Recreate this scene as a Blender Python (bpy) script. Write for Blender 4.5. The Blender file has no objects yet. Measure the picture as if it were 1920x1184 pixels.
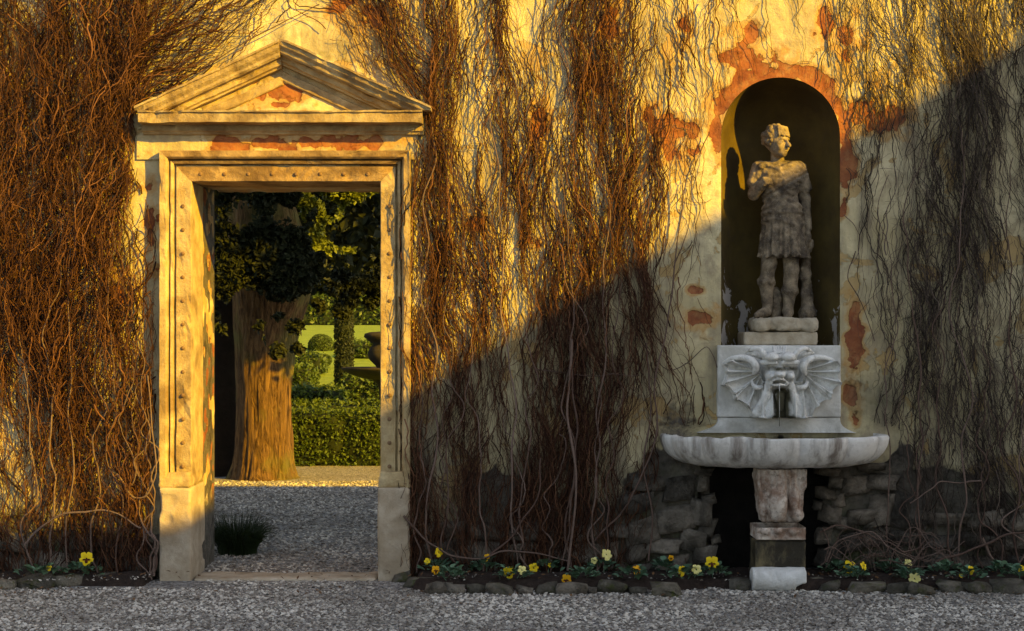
import bpy, math
import numpy as np
from mathutils import Vector

rng = np.random.default_rng(7)
sc = bpy.context.scene
COL = sc.collection
FPX, DIST, EYE, HOR = 3000.0, 10.0, 1.5, 635.0     # focal length (photo px), camera distance, eye height, horizon row

# ---------------------------------------------------------------- camera
cam_d = bpy.data.cameras.new('camera')
cam = bpy.data.objects.new('camera', cam_d)
COL.objects.link(cam)
cam.location = (0, -DIST, EYE)
cam.rotation_euler = (math.radians(90), 0, 0)
cam_d.sensor_width = 36.0
cam_d.lens = 36.0 * FPX / 1920.0
cam_d.shift_y = (HOR - 592.0) / 1920.0
cam_d.clip_start, cam_d.clip_end = 0.1, 2000
sc.camera = cam

# ---------------------------------------------------------------- sky, sun, exposure
SUN = Vector((1.25, -1.0, 0.68)).normalized()       # towards the sun
world = bpy.data.worlds.new('World')
sc.world = world
world.use_nodes = True
wn = world.node_tree
sky = wn.nodes.new('ShaderNodeTexSky')
sky.sky_type = 'NISHITA'
sky.sun_disc = False
sky.sun_elevation = math.asin(SUN.z)
sky.sun_rotation = math.atan2(SUN.x, SUN.y)
bg = wn.nodes['Background']
hsv = wn.nodes.new('ShaderNodeHueSaturation')
hsv.inputs['Saturation'].default_value = 0.62
wn.links.new(sky.outputs['Color'], hsv.inputs['Color'])
wn.links.new(hsv.outputs['Color'], bg.inputs['Color'])
bg.inputs['Strength'].default_value = 0.10
sun_d = bpy.data.lights.new('sun', 'SUN')
sun_d.energy = 5.0
sun_d.angle = math.radians(0.5)
sun_d.color = (1.0, 0.57, 0.0)
sun = bpy.data.objects.new('sun', sun_d)
COL.objects.link(sun)
sun.rotation_euler = SUN.to_track_quat('Z', 'Y').to_euler()
sun.location = (12, -10, 9)
vs = sc.view_settings
vs.view_transform = 'Standard'
vs.look = 'None'
vs.gamma = 1.0
vs.exposure = 1.25
vs.use_curve_mapping = False

# ---------------------------------------------------------------- helpers
def W(px, py, y=0.0):
    """world point at depth y (0 = wall face) seen at photo pixel px, py"""
    k = (DIST + y) / FPX
    return np.array([(px - 960.0) * k, y, EYE + (HOR - py) * k])

def WX(px, y=0.0): return (px - 960.0) * (DIST + y) / FPX
def WZ(py, y=0.0): return EYE + (HOR - py) * (DIST + y) / FPX
def ground_y(py, z=0.0): return (EYE - z) * FPX / (py - HOR) - DIST

def tag(o, label=None, cat=None, group=None, kind=None):
    if label: o['label'] = label
    if cat: o['category'] = cat
    if group: o['group'] = group
    if kind: o['kind'] = kind
    return o

def empty(name, loc=(0, 0, 0), label=None, cat=None, group=None, kind=None):
    o = bpy.data.objects.new(name, None)
    COL.objects.link(o)
    o.location = tuple(float(v) for v in loc)
    o.empty_display_size = 0.1
    return tag(o, label, cat, group, kind)

def mesh_np(name, V, F, smooth=False, attrs=None, mats=(), mi=None):
    V = np.asarray(V, np.float32).reshape(-1, 3)
    F = np.asarray(F, np.int32)
    n, k = F.shape
    me = bpy.data.meshes.new(name)
    me.vertices.add(len(V)); me.vertices.foreach_set('co', V.ravel())
    me.loops.add(n * k); me.loops.foreach_set('vertex_index', F.ravel())
    me.polygons.add(n)
    me.polygons.foreach_set('loop_start', np.arange(0, n * k, k, dtype=np.int32))
    me.polygons.foreach_set('use_smooth', np.full(n, bool(smooth)))
    for m in mats: me.materials.append(m)
    if mi is not None: me.polygons.foreach_set('material_index', np.asarray(mi, np.int32))
    me.update(calc_edges=True)
    if attrs:
        for an, av in attrs.items():
            a = me.attributes.new(an, 'FLOAT', 'POINT')
            a.data.foreach_set('value', np.asarray(av, np.float32).ravel())
    return me

def obj(name, me, parent=None, loc=None, label=None, cat=None, group=None, kind=None, rot=None, scale=None):
    o = bpy.data.objects.new(name, me)
    COL.objects.link(o)
    if parent is not None: o.parent = parent
    if loc is not None: o.location = tuple(float(v) for v in loc)
    if rot is not None: o.rotation_euler = tuple(float(v) for v in rot)
    if scale is not None: o.scale = scale
    return tag(o, label, cat, group, kind)

def rel(V, parent):
    """vertices in world -> vertices in parent space (parents are unrotated empties with known location)"""
    return np.asarray(V, float) - np.array(parent.location)

def hash2(ix, iy, iz, seed):
    h = (ix.astype(np.int64) * 374761393 + iy.astype(np.int64) * 668265263 + iz.astype(np.int64) * 2147483647 + seed * 1274126177) & 0xffffffff
    h = ((h ^ (h >> 13)) * 1274126177) & 0xffffffff
    h = ((h ^ (h >> 16)) * 2246822519) & 0xffffffff
    return ((h ^ (h >> 15)) & 0xffffff) / float(0xffffff)

def vn(x, y, z=0.0, seed=0):
    x, y, z = np.broadcast_arrays(np.asarray(x, float), np.asarray(y, float), np.asarray(z, float))
    ix, iy, iz = np.floor(x), np.floor(y), np.floor(z)
    fx, fy, fz = x - ix, y - iy, z - iz
    fx, fy, fz = [t * t * (3 - 2 * t) for t in (fx, fy, fz)]
    r = 0
    for a in (0, 1):
        for b in (0, 1):
            for c in (0, 1):
                w = (fx if a else 1 - fx) * (fy if b else 1 - fy) * (fz if c else 1 - fz)
                r = r + w * hash2(ix + a, iy + b, iz + c, seed)
    return r * 2 - 1

def fbm(x, y, z=0.0, seed=0, o=4):
    r, a = 0, 1.0
    for i in range(o):
        r = r + a * vn(np.asarray(x) * 2 ** i, np.asarray(y) * 2 ** i, np.asarray(z) * 2 ** i, seed + i * 17)
        a *= 0.5
    return r

def smooth01(a, b, x):
    t = np.clip((x - a) / (b - a), 0, 1)
    return t * t * (3 - 2 * t)

# ---- signed distance modelling (surface nets)
def smin(a, b, k):
    h = np.clip(0.5 + 0.5 * (b - a) / k, 0, 1)
    return b + (a - b) * h - k * h * (1 - h)
def smax(a, b, k): return -smin(-a, -b, k)
def s_ell(P, c, r):
    r = np.asarray(r, float)
    q = [(P[i] - c[i]) / r[i] for i in range(3)]
    l = np.sqrt(q[0] ** 2 + q[1] ** 2 + q[2] ** 2)
    return (l - 1) * r.min() * (0.5 + 0.5 * np.minimum(1.0, 1)) 
def s_cone(P, a, b, ra, rb):
    a, b = np.asarray(a, float), np.asarray(b, float)
    d = b - a
    L = (d * d).sum()
    t = np.clip(((P[0] - a[0]) * d[0] + (P[1] - a[1]) * d[1] + (P[2] - a[2]) * d[2]) / L, 0, 1)
    q = np.sqrt((P[0] - a[0] - t * d[0]) ** 2 + (P[1] - a[1] - t * d[1]) ** 2 + (P[2] - a[2] - t * d[2]) ** 2)
    return q - (ra + (rb - ra) * t)
def s_box(P, c, h, r=0.0):
    q = [np.abs(P[i] - c[i]) - (h[i] - r) for i in range(3)]
    o = np.sqrt(sum(np.maximum(t, 0) ** 2 for t in q))
    return o + np.minimum(np.maximum(np.maximum(q[0], q[1]), q[2]), 0) - r

def nets(f, lo, hi, h):
    lo, hi = np.asarray(lo, float), np.asarray(hi, float)
    n = np.ceil((hi - lo) / h).astype(int) + 1
    ax = [lo[i] + h * np.arange(n[i]) for i in range(3)]
    P = np.meshgrid(*ax, indexing='ij')
    D = f(P).astype(np.float32)
    S = D < 0
    nx, ny, nz = n - 1
    acc = np.zeros((nx, ny, nz, 3), np.float32); cnt = np.zeros((nx, ny, nz), np.float32)
    def sl(a, i, j, k): return a[i:i + nx, j:j + ny, k:k + nz]
    for axis in range(3):
        o = [(0, 0, 0)] * 4
        u, v = [t for t in range(3) if t != axis]
        for p in (0, 1):
            for q in (0, 1):
                c0 = [0, 0, 0]; c0[u] = p; c0[v] = q
                c1 = list(c0); c1[axis] = 1
                a, b = sl(D, *c0), sl(D, *c1)
                m = sl(S, *c0) != sl(S, *c1)
                t = np.where(m, a / np.where(m, a - b, 1), 0)
                for w in range(3):
                    acc[..., w] += np.where(m, c0[w] + (t if w == axis else 0), 0)
                cnt += m
    act = cnt > 0
    idx = -np.ones(act.shape, np.int64); idx[act] = np.arange(act.sum())
    ii = np.argwhere(act)
    V = lo + h * (ii + acc[act] / cnt[act][:, None])
    F = []
    for axis in range(3):
        u, v = [(1, 2), (2, 0), (0, 1)][axis]
        s0 = [slice(1, -1)] * 3; s1 = [slice(1, -1)] * 3
        s0[axis] = slice(0, -1); s1[axis] = slice(1, None)
        a, b = S[tuple(s0)], S[tuple(s1)]
        for flip in (0, 1):
            m = (a & ~b) if not flip else (~a & b)
            e = np.argwhere(m)
            if len(e) == 0: continue
            e = e + 1; e[:, axis] -= 1
            def cell(du, dv):
                c = e.copy(); c[:, u] -= du; c[:, v] -= dv
                return idx[c[:, 0], c[:, 1], c[:, 2]]
            q = np.stack([cell(1, 1), cell(0, 1), cell(0, 0), cell(1, 0)], 1)
            F.append(q[:, ::-1] if flip else q)
    return V, np.concatenate(F)

# ---- boxes, lathes, tubes
def box_vf(x0, x1, y0, y1, z0, z1, bev=0.0):
    if bev <= 0:
        V = [(x, y, z) for x in (x0, x1) for y in (y0, y1) for z in (z0, z1)]
        F = [(0, 1, 3, 2), (4, 6, 7, 5), (0, 4, 5, 1), (2, 3, 7, 6), (0, 2, 6, 4), (1, 5, 7, 3)]
        return np.array(V, float), np.array(F)
    import bmesh
    bm = bmesh.new()
    bmesh.ops.create_cube(bm, size=1)
    for v in bm.verts:
        v.co = ((x0 + x1) / 2 + v.co.x * (x1 - x0), (y0 + y1) / 2 + v.co.y * (y1 - y0), (z0 + z1) / 2 + v.co.z * (z1 - z0))
    bmesh.ops.bevel(bm, geom=bm.edges[:], offset=bev, segments=2, affect='EDGES', profile=0.6)
    bm.verts.index_update()
    V = np.array([v.co[:] for v in bm.verts])
    F = [[v.index for v in f.verts] for f in bm.faces]
    bm.free()
    return V, F

def pyd(name, V, F, mat, smooth=False):
    me = bpy.data.meshes.new(name)
    me.from_pydata([tuple(map(float, v)) for v in V], [], [tuple(map(int, f)) for f in F])
    if smooth: me.polygons.foreach_set('use_smooth', [True] * len(me.polygons))
    me.materials.append(mat); me.update()
    return me

def box(name, x0, x1, y0, y1, z0, z1, mat, parent=None, bev=0.0, **kw):
    if parent is None:
        c = np.array([(x0 + x1) / 2, (y0 + y1) / 2, z0])
        V, F = box_vf(x0, x1, y0, y1, z0, z1, bev)
        return obj(name, pyd(name, V - c, F, mat), None, c, **kw)
    V, F = box_vf(x0, x1, y0, y1, z0, z1, bev)
    return obj(name, pyd(name, rel(V, parent), F, mat), parent, **kw)

def rough_box(x0, x1, y0, y1, z0, z1, cell=0.02, amp=0.004, seed=1, rnd=0.01):
    """a dense box with worn edges and an uneven surface (surface nets)"""
    lo = np.array([x0, y0, z0]) - 0.03; hi = np.array([x1, y1, z1]) + 0.03
    c = ((x0 + x1) / 2, (y0 + y1) / 2, (z0 + z1) / 2); h = ((x1 - x0) / 2, (y1 - y0) / 2, (z1 - z0) / 2)
    def f(P):
        return s_box(P, c, h, rnd) + amp * fbm(P[0] * 14, P[1] * 14, P[2] * 14, seed, 3)
    return nets(f, lo, hi, cell)

def lathe(prof, n=32, c=(0, 0, 0), ang=(0, 2 * math.pi), sx=1, sy=1):
    prof = np.asarray(prof, float)
    closed = abs(ang[1] - ang[0] - 2 * math.pi) < 1e-6
    th = np.linspace(ang[0], ang[1], n, endpoint=not closed)
    V = np.stack([c[0] + sx * np.outer(prof[:, 0], np.cos(th)), c[1] + sy * np.outer(prof[:, 0], np.sin(th)),
                  c[2] + np.outer(prof[:, 1], np.ones(n))], -1).reshape(-1, 3)
    m = len(prof); F = []
    for i in range(m - 1):
        for j in range(n if closed else n - 1):
            k = (j + 1) % n
            F.append((i * n + j, i * n + k, (i + 1) * n + k, (i + 1) * n + j))
    return V, np.array(F)

def tubes(P, R, sides=4):
    """P (N,K,3) polylines, R (N,K) radii -> V, F, strand index per vertex"""
    P = np.asarray(P, float); R = np.asarray(R, float)
    N, K, _ = P.shape
    T = np.empty_like(P)
    T[:, 1:-1] = P[:, 2:] - P[:, :-2]; T[:, 0] = P[:, 1] - P[:, 0]; T[:, -1] = P[:, -1] - P[:, -2]
    T /= np.maximum(np.linalg.norm(T, axis=-1, keepdims=True), 1e-9)
    up = np.zeros_like(T); up[..., 1] = 1.0
    par = np.abs(T[..., 1]) > 0.95
    up[par] = (1, 0, 0)
    A = np.cross(T, up); A /= np.maximum(np.linalg.norm(A, axis=-1, keepdims=True), 1e-9)
    B = np.cross(T, A)
    th = np.arange(sides) * 2 * math.pi / sides
    V = P[:, :, None, :] + R[:, :, None, None] * (A[:, :, None, :] * np.cos(th)[None, None, :, None] + B[:, :, None, :] * np.sin(th)[None, None, :, None])
    base = (np.arange(N)[:, None, None] * K + np.arange(K - 1)[None, :, None]) * sides
    j = np.arange(sides)[None, None, :]; j2 = (j + 1) % sides
    F = np.stack([base + j, base + j2, base + sides + j2, base + sides + j], -1)
    ok = (R[:, :-1] + R[:, 1:]) > 1e-6
    F = F[np.broadcast_to(ok[:, :, None], F.shape[:3])]
    return V.reshape(-1, 3), F.reshape(-1, 4), np.repeat(np.arange(N), K * sides)

def compact(V, F, extra=None):
    u, inv = np.unique(F.ravel(), return_inverse=True)
    return V[u], inv.reshape(F.shape), (extra[u] if extra is not None else None)

def cards(C, size, asp=0.6, nrm=None, spread=1.0, fold=True):
    """leaf shapes: each a folded pair of triangles-quads round centre C"""
    N = len(C)
    d = rng.normal(size=(N, 3))
    if nrm is not None: d = nrm + spread * d
    d /= np.linalg.norm(d, axis=1, keepdims=True)
    t = rng.normal(size=(N, 3)); t -= (t * d).sum(1, keepdims=True) * d
    t /= np.linalg.norm(t, axis=1, keepdims=True)
    b = np.cross(d, t)
    s = (size * (0.6 + 0.8 * rng.random(N)))[:, None]
    V = np.stack([C - t * s, C + b * s * asp + d * s * 0.15, C + t * s, C - b * s * asp + d * s * 0.15], 1)
    F = np.arange(N * 4).reshape(N, 4)
    return V.reshape(-1, 3), F

# ---------------------------------------------------------------- materials
class NT:
    def __init__(s, name):
        s.m = bpy.data.materials.new(name); s.m.use_nodes = True
        s.t = s.m.node_tree; s.b = s.t.nodes['Principled BSDF']
        s.geo = None
    def n(s, typ, **kw):
        nd = s.t.nodes.new(typ)
        for k, v in kw.items():
            if k.startswith('_'): setattr(nd, k[1:], v)
        for k, v in kw.items():
            if k.startswith('_'): continue
            key = int(k[1:]) if k[0] == 'i' and k[1:].isdigit() else k.replace('__', ' ')
            if hasattr(v, 'is_output') or isinstance(v, bpy.types.NodeSocket): s.t.links.new(v, nd.inputs[key])
            else: nd.inputs[key].default_value = v
        return nd
    def pos(s):
        if s.geo is None: s.geo = s.n('ShaderNodeNewGeometry')
        return s.geo.outputs['Position']
    def scaled(s, v): return s.n('ShaderNodeVectorMath', _operation='MULTIPLY', i0=s.pos(), i1=v).outputs[0]
    def noise(s, scale, detail=6, rough=0.6, vec=None, dist=0.0):
        return s.n('ShaderNodeTexNoise', Vector=vec or s.pos(), Scale=scale, Detail=detail, Roughness=rough, Distortion=dist).outputs[0]
    def ramp(s, v, a, b, lo=0.0, hi=1.0):
        nd = s.n('ShaderNodeMapRange', i0=v, i1=a, i2=b, i3=lo, i4=hi); return nd.outputs[0]
    def math(s, op, a, b=0.0): return s.n('ShaderNodeMath', _operation=op, i0=a, i1=b).outputs[0]
    def mix(s, f, a, b, bt='MIX'):
        nd = s.t.nodes.new('ShaderNodeMix'); nd.data_type = 'RGBA'; nd.blend_type = bt
        for i, v in ((0, f), (6, a), (7, b)):
            if isinstance(v, bpy.types.NodeSocket): s.t.links.new(v, nd.inputs[i])
            else: nd.inputs[i].default_value = (*v, 1) if i > 0 and len(v) == 3 else v
        return nd.outputs[2]
    def attr(s, name): return s.n('ShaderNodeAttribute', _attribute_name=name).outputs['Fac']
    def out(s, col, rough=0.9, height=None, dist=0.01, strength=1.0, spec=0.2):
        L = s.t.links
        if isinstance(col, bpy.types.NodeSocket): L.new(col, s.b.inputs['Base Color'])
        else: s.b.inputs['Base Color'].default_value = (*col, 1)
        if isinstance(rough, bpy.types.NodeSocket): L.new(rough, s.b.inputs['Roughness'])
        else: s.b.inputs['Roughness'].default_value = rough
        s.b.inputs['Specular IOR Level'].default_value = spec
        if height is not None:
            bp = s.n('ShaderNodeBump', Strength=strength, Distance=dist, Height=height)
            L.new(bp.outputs[0], s.b.inputs['Normal'])
        return s.m

def stone_mat(name, light, dark, grime, scale=6, grime_amt=0.5, bump=0.008, moss=None, rough=0.9, speck=0.0, rand=0.0):
    t = NT(name)
    n1 = t.noise(scale, 8, 0.65); n2 = t.noise(scale * 5.3, 6, 0.7); n3 = t.noise(scale * 0.45, 5, 0.6, dist=0.6)
    c = t.mix(t.ramp(n1, 0.35, 0.68), dark, light)
    c = t.mix(t.math('MULTIPLY', t.ramp(n3, 0.46, 0.66), grime_amt), c, grime)
    c = t.mix(t.math('MULTIPLY', t.ramp(n2, 0.55, 0.75), 0.45), c, tuple(v * 0.5 for v in dark))
    if speck: c = t.mix(t.math('MULTIPLY', t.ramp(t.noise(scale * 16, 2, 0.5), 0.66, 0.7), speck), c, (0.5, 0.48, 0.42))
    if moss: c = t.mix(t.ramp(t.noise(scale * 0.8, 6, 0.7, vec=t.scaled((1.3, 1.3, 1.0))), 0.52, 0.66), c, moss)
    if rand:
        oi = t.n('ShaderNodeObjectInfo').outputs['Random']
        c = t.mix(1.0, c, t.n('ShaderNodeCombineColor', i0=t.ramp(oi, 0, 1, 1 - rand, 1 + rand * .5), i1=t.ramp(oi, 0, 1, 1 - rand, 1 + rand * .42), i2=t.ramp(oi, 0, 1, 1 - rand, 1 + rand * .3)).outputs[0], 'MULTIPLY')
    h = t.math('ADD', t.math('MULTIPLY', n2, 0.6), n1)
    return t.out(c, rough, h, bump)

def plaster_mat():
    """old lime plaster: cream coat, flaked to terracotta undercoat where 'brick' is high, bare rubble mortar where 'rubble' is high"""
    t = NT('old_plaster')
    n_big = t.noise(1.1, 6, 0.6, dist=0.5); n_mid = t.noise(5.5, 8, 0.68, dist=0.3); n_fine = t.noise(40, 5, 0.7)
    streak = t.noise(1.0, 7, 0.65, vec=t.scaled((5.0, 5.0, 0.8)))
    c = t.mix(t.ramp(n_big, 0.38, 0.64), (0.48, 0.41, 0.235), (0.63, 0.56, 0.36))
    c = t.mix(t.math('MULTIPLY', t.ramp(n_mid, 0.5, 0.62), 0.8), c, (0.35, 0.29, 0.185))
    c = t.mix(t.math('MULTIPLY', t.ramp(streak, 0.48, 0.68), 0.75), c, (0.185, 0.16, 0.125))
    # scaled-off top coat with crisp edges
    fl = t.math('ADD', n_mid, t.math('MULTIPLY', t.math('SUBTRACT', n_fine, 0.5), 0.12))
    flake = t.ramp(t.noise(2.7, 9, 0.62, dist=0.8), 0.575, 0.585)
    c = t.mix(t.math('MULTIPLY', flake, 0.8), c, (0.42, 0.29, 0.12))
    ed = t.math('ADD', t.attr('brick'), t.math('MULTIPLY', t.math('SUBTRACT', t.noise(16, 6, 0.7), 0.5), 0.55))
    bmask = t.ramp(ed, 0.49, 0.53)
    och = t.math('MULTIPLY', t.ramp(t.math('ADD', ed, t.math('MULTIPLY', t.math('SUBTRACT', n_mid, 0.5), 0.8)), 0.12, 0.34), 0.75)
    c = t.mix(och, c, t.mix(t.ramp(n_fine, 0.4, 0.6), (0.40, 0.22, 0.07), (0.46, 0.30, 0.12)))
    bc = t.mix(t.ramp(n_mid, 0.35, 0.65), (0.17, 0.055, 0.03), (0.34, 0.135, 0.055))
    bc = t.mix(t.math('MULTIPLY', t.ramp(t.noise(9, 7, 0.7), 0.5, 0.68), 0.6), bc, (0.36, 0.22, 0.10))
    c = t.mix(bmask, c, bc)
    rub = t.ramp(t.math('ADD', t.attr('rubble'), t.math('MULTIPLY', t.math('SUBTRACT', n_mid, 0.5), 0.9)), 0.42, 0.6)
    c = t.mix(rub, c, t.mix(t.ramp(t.noise(12, 7, 0.7), 0.35, 0.65), (0.045, 0.04, 0.034), (0.17, 0.15, 0.125)))
    damp = t.ramp(t.math('ADD', t.attr('damp'), t.math('SUBTRACT', n_mid, 0.5)), 0.3, 0.9)
    c = t.mix(t.math('MULTIPLY', damp, 0.75), c, (0.13, 0.125, 0.095))
    moss = t.math('MULTIPLY', damp, t.ramp(t.noise(4, 6, 0.65), 0.52, 0.62))
    c = t.mix(t.math('MULTIPLY', moss, 0.7), c, (0.09, 0.11, 0.04))
    c = t.mix(t.math('MULTIPLY', t.ramp(n_fine, 0.58, 0.75), 0.4), c, (0.22, 0.18, 0.13))
    h = t.math('ADD', t.math('MULTIPLY', n_fine, 0.35), n_mid)
    h = t.math('SUBTRACT', h, t.math('MULTIPLY', bmask, 0.5))
    h = t.math('SUBTRACT', h, t.math('MULTIPLY', flake, 0.25))
    h = t.math('ADD', h, t.math('MULTIPLY', rub, t.noise(22, 6, 0.75)))
    return t.out(c, 0.95, h, 0.016, spec=0.1)

def bark_mat(name, a, b, use_attr=True):
    t = NT(name)
    f = t.attr('tone') if use_attr else t.ramp(t.noise(30, 3, 0.5), 0.3, 0.7)
    c = t.mix(f, a, b)
    c = t.mix(t.math('MULTIPLY', t.ramp(t.noise(60, 3, 0.6), 0.5, 0.75), 0.5), c, tuple(v * 0.45 for v in a))
    return t.out(c, 0.85, spec=0.15)

def leaf_mat(name, a, b, rough=0.6, trans=0.0):
    t = NT(name)
    f = t.ramp(t.noise(9, 3, 0.6), 0.3, 0.7)
    c = t.mix(f, a, b)
    m = t.out(c, rough, spec=0.25)
    if trans > 0:
        tr = t.n('ShaderNodeBsdfTranslucent', Color=c)
        mx = t.n('ShaderNodeMixShader', i0=trans, i1=t.b.outputs[0], i2=tr.outputs[0])
        t.t.links.new(mx.outputs[0], t.t.nodes['Material Output'].inputs[0])
    return m

M = {}
M['plaster'] = plaster_mat()
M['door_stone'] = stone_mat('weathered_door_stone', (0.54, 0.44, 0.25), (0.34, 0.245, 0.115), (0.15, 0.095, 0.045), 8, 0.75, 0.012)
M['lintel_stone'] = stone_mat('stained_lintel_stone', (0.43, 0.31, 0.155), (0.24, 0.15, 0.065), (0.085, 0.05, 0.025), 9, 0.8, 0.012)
M['pale_block'] = stone_mat('pale_pedestal_stone', (0.50, 0.43, 0.33), (0.36, 0.29, 0.2), (0.2, 0.15, 0.09), 8, 0.6, 0.008)
M['niche'] = stone_mat('niche_paint', (0.17, 0.145, 0.08), (0.13, 0.105, 0.055), (0.07, 0.06, 0.045), 3, 0.6, 0.003)
M['statue'] = stone_mat('statue_limestone', (0.36, 0.29, 0.195), (0.105, 0.082, 0.058), (0.04, 0.031, 0.025), 17, 0.85, 0.005, speck=0.7)
M['marble'] = stone_mat('grey_marble', (0.80, 0.80, 0.77), (0.62, 0.62, 0.59), (0.36, 0.35, 0.31), 9, 0.7, 0.008)
M['slab'] = stone_mat('slab_stone', (0.52, 0.47, 0.37), (0.36, 0.30, 0.21), (0.2, 0.16, 0.1), 10, 0.5, 0.006)
M['rubble'] = stone_mat('rubble_stone', (0.30, 0.27, 0.225), (0.145, 0.128, 0.105), (0.05, 0.045, 0.035), 13, 0.9, 0.035, rand=0.55)
M['mossy'] = stone_mat('mossy_stone', (0.23, 0.21, 0.17), (0.10, 0.09, 0.07), (0.04, 0.036, 0.024), 14, 0.6, 0.02, moss=(0.075, 0.085, 0.025), rand=0.5)
M['bark'] = bark_mat('creeper_bark', (0.03, 0.012, 0.008), (0.175, 0.083, 0.043))
M['bark_grey'] = bark_mat('creeper_bark_grey', (0.03, 0.022, 0.018), (0.17, 0.132, 0.105))
M['twig'] = bark_mat('grey_twig', (0.09, 0.055, 0.042), (0.30, 0.23, 0.19))
M['dark'] = stone_mat('shade_black_rubble', (0.035, 0.032, 0.028), (0.018, 0.016, 0.014), (0.01, 0.01, 0.009), 9, 0.5, 0.02)  # rubble blackened so the hollow's shade sits in the colour

# ---------------------------------------------------------------- masks of the wall's coats, in photo pixels
def px_of(X, Z): return 960 + X * 300, 635 - (Z - EYE) * 300

BR = [  # cx, cy, rx, ry, strength : flaked patches showing the terracotta coat
    (1412, 66, 24, 20), (1545, 48, 16, 34), (1590, 70, 22, 40), (1285, 48, 14, 20), (1232, 238, 30, 26), (1262, 255, 36, 40),
    (1300, 240, 16, 26), (1230, 200, 14, 16), (1592, 306, 19, 40), (1318, 598, 34, 20), (1602, 640, 16, 62), (1308, 543, 18, 9),
    (1650, 225, 46, 26), (1620, 205, 34, 30), (690, 22, 34, 30), (640, 8, 22, 14), (40, 590, 30, 60), (1600, 745, 14, 40),
    (532, 172, 50, 30), (522, 198, 22, 8), (560, 160, 22, 16), (410, 268, 18, 12), (470, 272, 60, 13), (560, 268, 60, 17), (640, 268, 60, 17), (708, 268, 34, 13),
    (282, 430, 14, 70), (1145, 40, 20, 30), (1010, 240, 16, 40), (890, 420, 24, 22), (1110, 150, 20, 30), (225, 560, 30, 30), (240, 930, 30, 40),
    (1000, 455, 22, 16), (1345, 250, 9, 40), (1580, 400, 8, 18), (1395, 110, 42, 26)]
def brick_mask(px, py):
    r = np.full(np.shape(px), -1.0)
    wob = 0.35 * fbm(px / 22, py / 22, 0, 31, 3)
    for cx, cy, rx, ry in BR:
        d = 1.0 - 0.5 * np.sqrt(((px - cx) / rx) ** 2 + ((py - cy) / ry) ** 2)
        r = np.maximum(r, d)
    rr = np.hypot(px - 1463, (py - 258)); an = np.degrees(np.arctan2(258 - py, px - 1463))
    band = 1.0 - 0.5 * np.abs(rr - 122) / (16 + 9 * np.sin(np.radians(an)))
    band = np.where((an > -8) & (an < 190) | (an < -172), band, -1)
    band = np.where(an < 25, band - 0.25, band)
    return np.maximum(r, band) + wob - 0.1
def rubble_mask(px, py):
    px = px + 45 * fbm(px / 70, py / 70, 0, 51, 3); py = py + 60 * fbm(px / 60, py / 60, 7, 52, 3)
    a = smooth01(1175, 1215, px) * smooth01(820, 880, py) * (1 - smooth01(1700, 1760, px))
    b = smooth01(960, 1020, py)
    c = 0.8 * smooth01(820, 880, px) * smooth01(840, 940, py)
    d = 0.5 * smooth01(1160, 1240, px) * (1 - smooth01(1335, 1400, px)) * smooth01(700, 800, py)
    return np.clip(np.maximum(np.maximum(a, b), np.maximum(c, d)), 0, 1)
def damp_mask(px, py):
    base = smooth01(700, 1080, py) * 0.8
    base = np.maximum(base, 0.8 * np.exp(-((px - 1640) / 60) ** 2 - ((py - 745) / 60) ** 2))
    base = np.maximum(base, 0.8 * np.exp(-((px - 990) / 60) ** 2 - ((py - 900) / 90) ** 2))
    base = np.maximum(base, 0.7 * np.exp(-((px - 600) / 160) ** 2 - ((py - 90) / 50) ** 2) * (px > 560))
    return base
def wall_relief(X, Z):
    """front face offset (negative y = towards the camera)"""
    px, py = px_of(X, Z)
    h = 0.010 * fbm(X * 1.6, Z * 1.6, 0, 3, 3) + 0.004 * fbm(X * 9, Z * 9, 0, 5, 3)
    rb = rubble_mask(px, py)
    h = h + 0.03 * rb + rb * 0.018 * fbm(X * 8, Z * 8, 0, 11, 3)
    br = brick_mask(px, py)
    h = h + 0.007 * smooth01(0.4, 0.6, br + 0.1 * fbm(X * 30, Z * 30, 0, 6, 2))
    fl = fbm(X * 2.6, Z * 2.6, 4, 21, 4)
    h = h + 0.006 * smooth01(0.25, 0.30, fl)
    return h

# ---------------------------------------------------------------- ground
GX0, GX1 = -40.0, 40.0
def gravel_mat(name, k=1.0):
    t = NT(name)
    v = t.n('ShaderNodeTexVoronoi', Vector=t.pos(), Scale=62.0)
    v2 = t.n('ShaderNodeTexVoronoi', Vector=t.pos(), Scale=27.0)
    tone = t.n('ShaderNodeSeparateColor', i0=v.outputs['Color']).outputs[0]
    c = t.mix(t.ramp(tone, 0.1, 0.9), (0.14 * k, 0.13 * k, 0.12 * k), (0.46 * k, 0.44 * k, 0.41 * k))
    c = t.mix(t.math('MULTIPLY', t.ramp(t.noise(1.2, 5, 0.6), 0.45, 0.7), 0.4), c, (0.17, 0.14, 0.11))
    h = t.math('ADD', t.math('MULTIPLY', v.outputs['Distance'], -1.0), t.math('MULTIPLY', v2.outputs['Distance'], -0.5))
    return t.out(c, 0.9, h, 0.02)
M['gravel'] = gravel_mat('gravel')
def pebble_mat():
    t = NT('pebble_stone')
    c = t.mix(t.attr('tone'), (0.13, 0.11, 0.09), (0.68, 0.635, 0.555))
    return t.out(c, 0.85)
M['pebble'] = pebble_mat()
M['soil'] = stone_mat('dark_soil', (0.06, 0.042, 0.032), (0.03, 0.02, 0.016), (0.015, 0.011, 0.009), 30, 0.5, 0.02)

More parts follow.
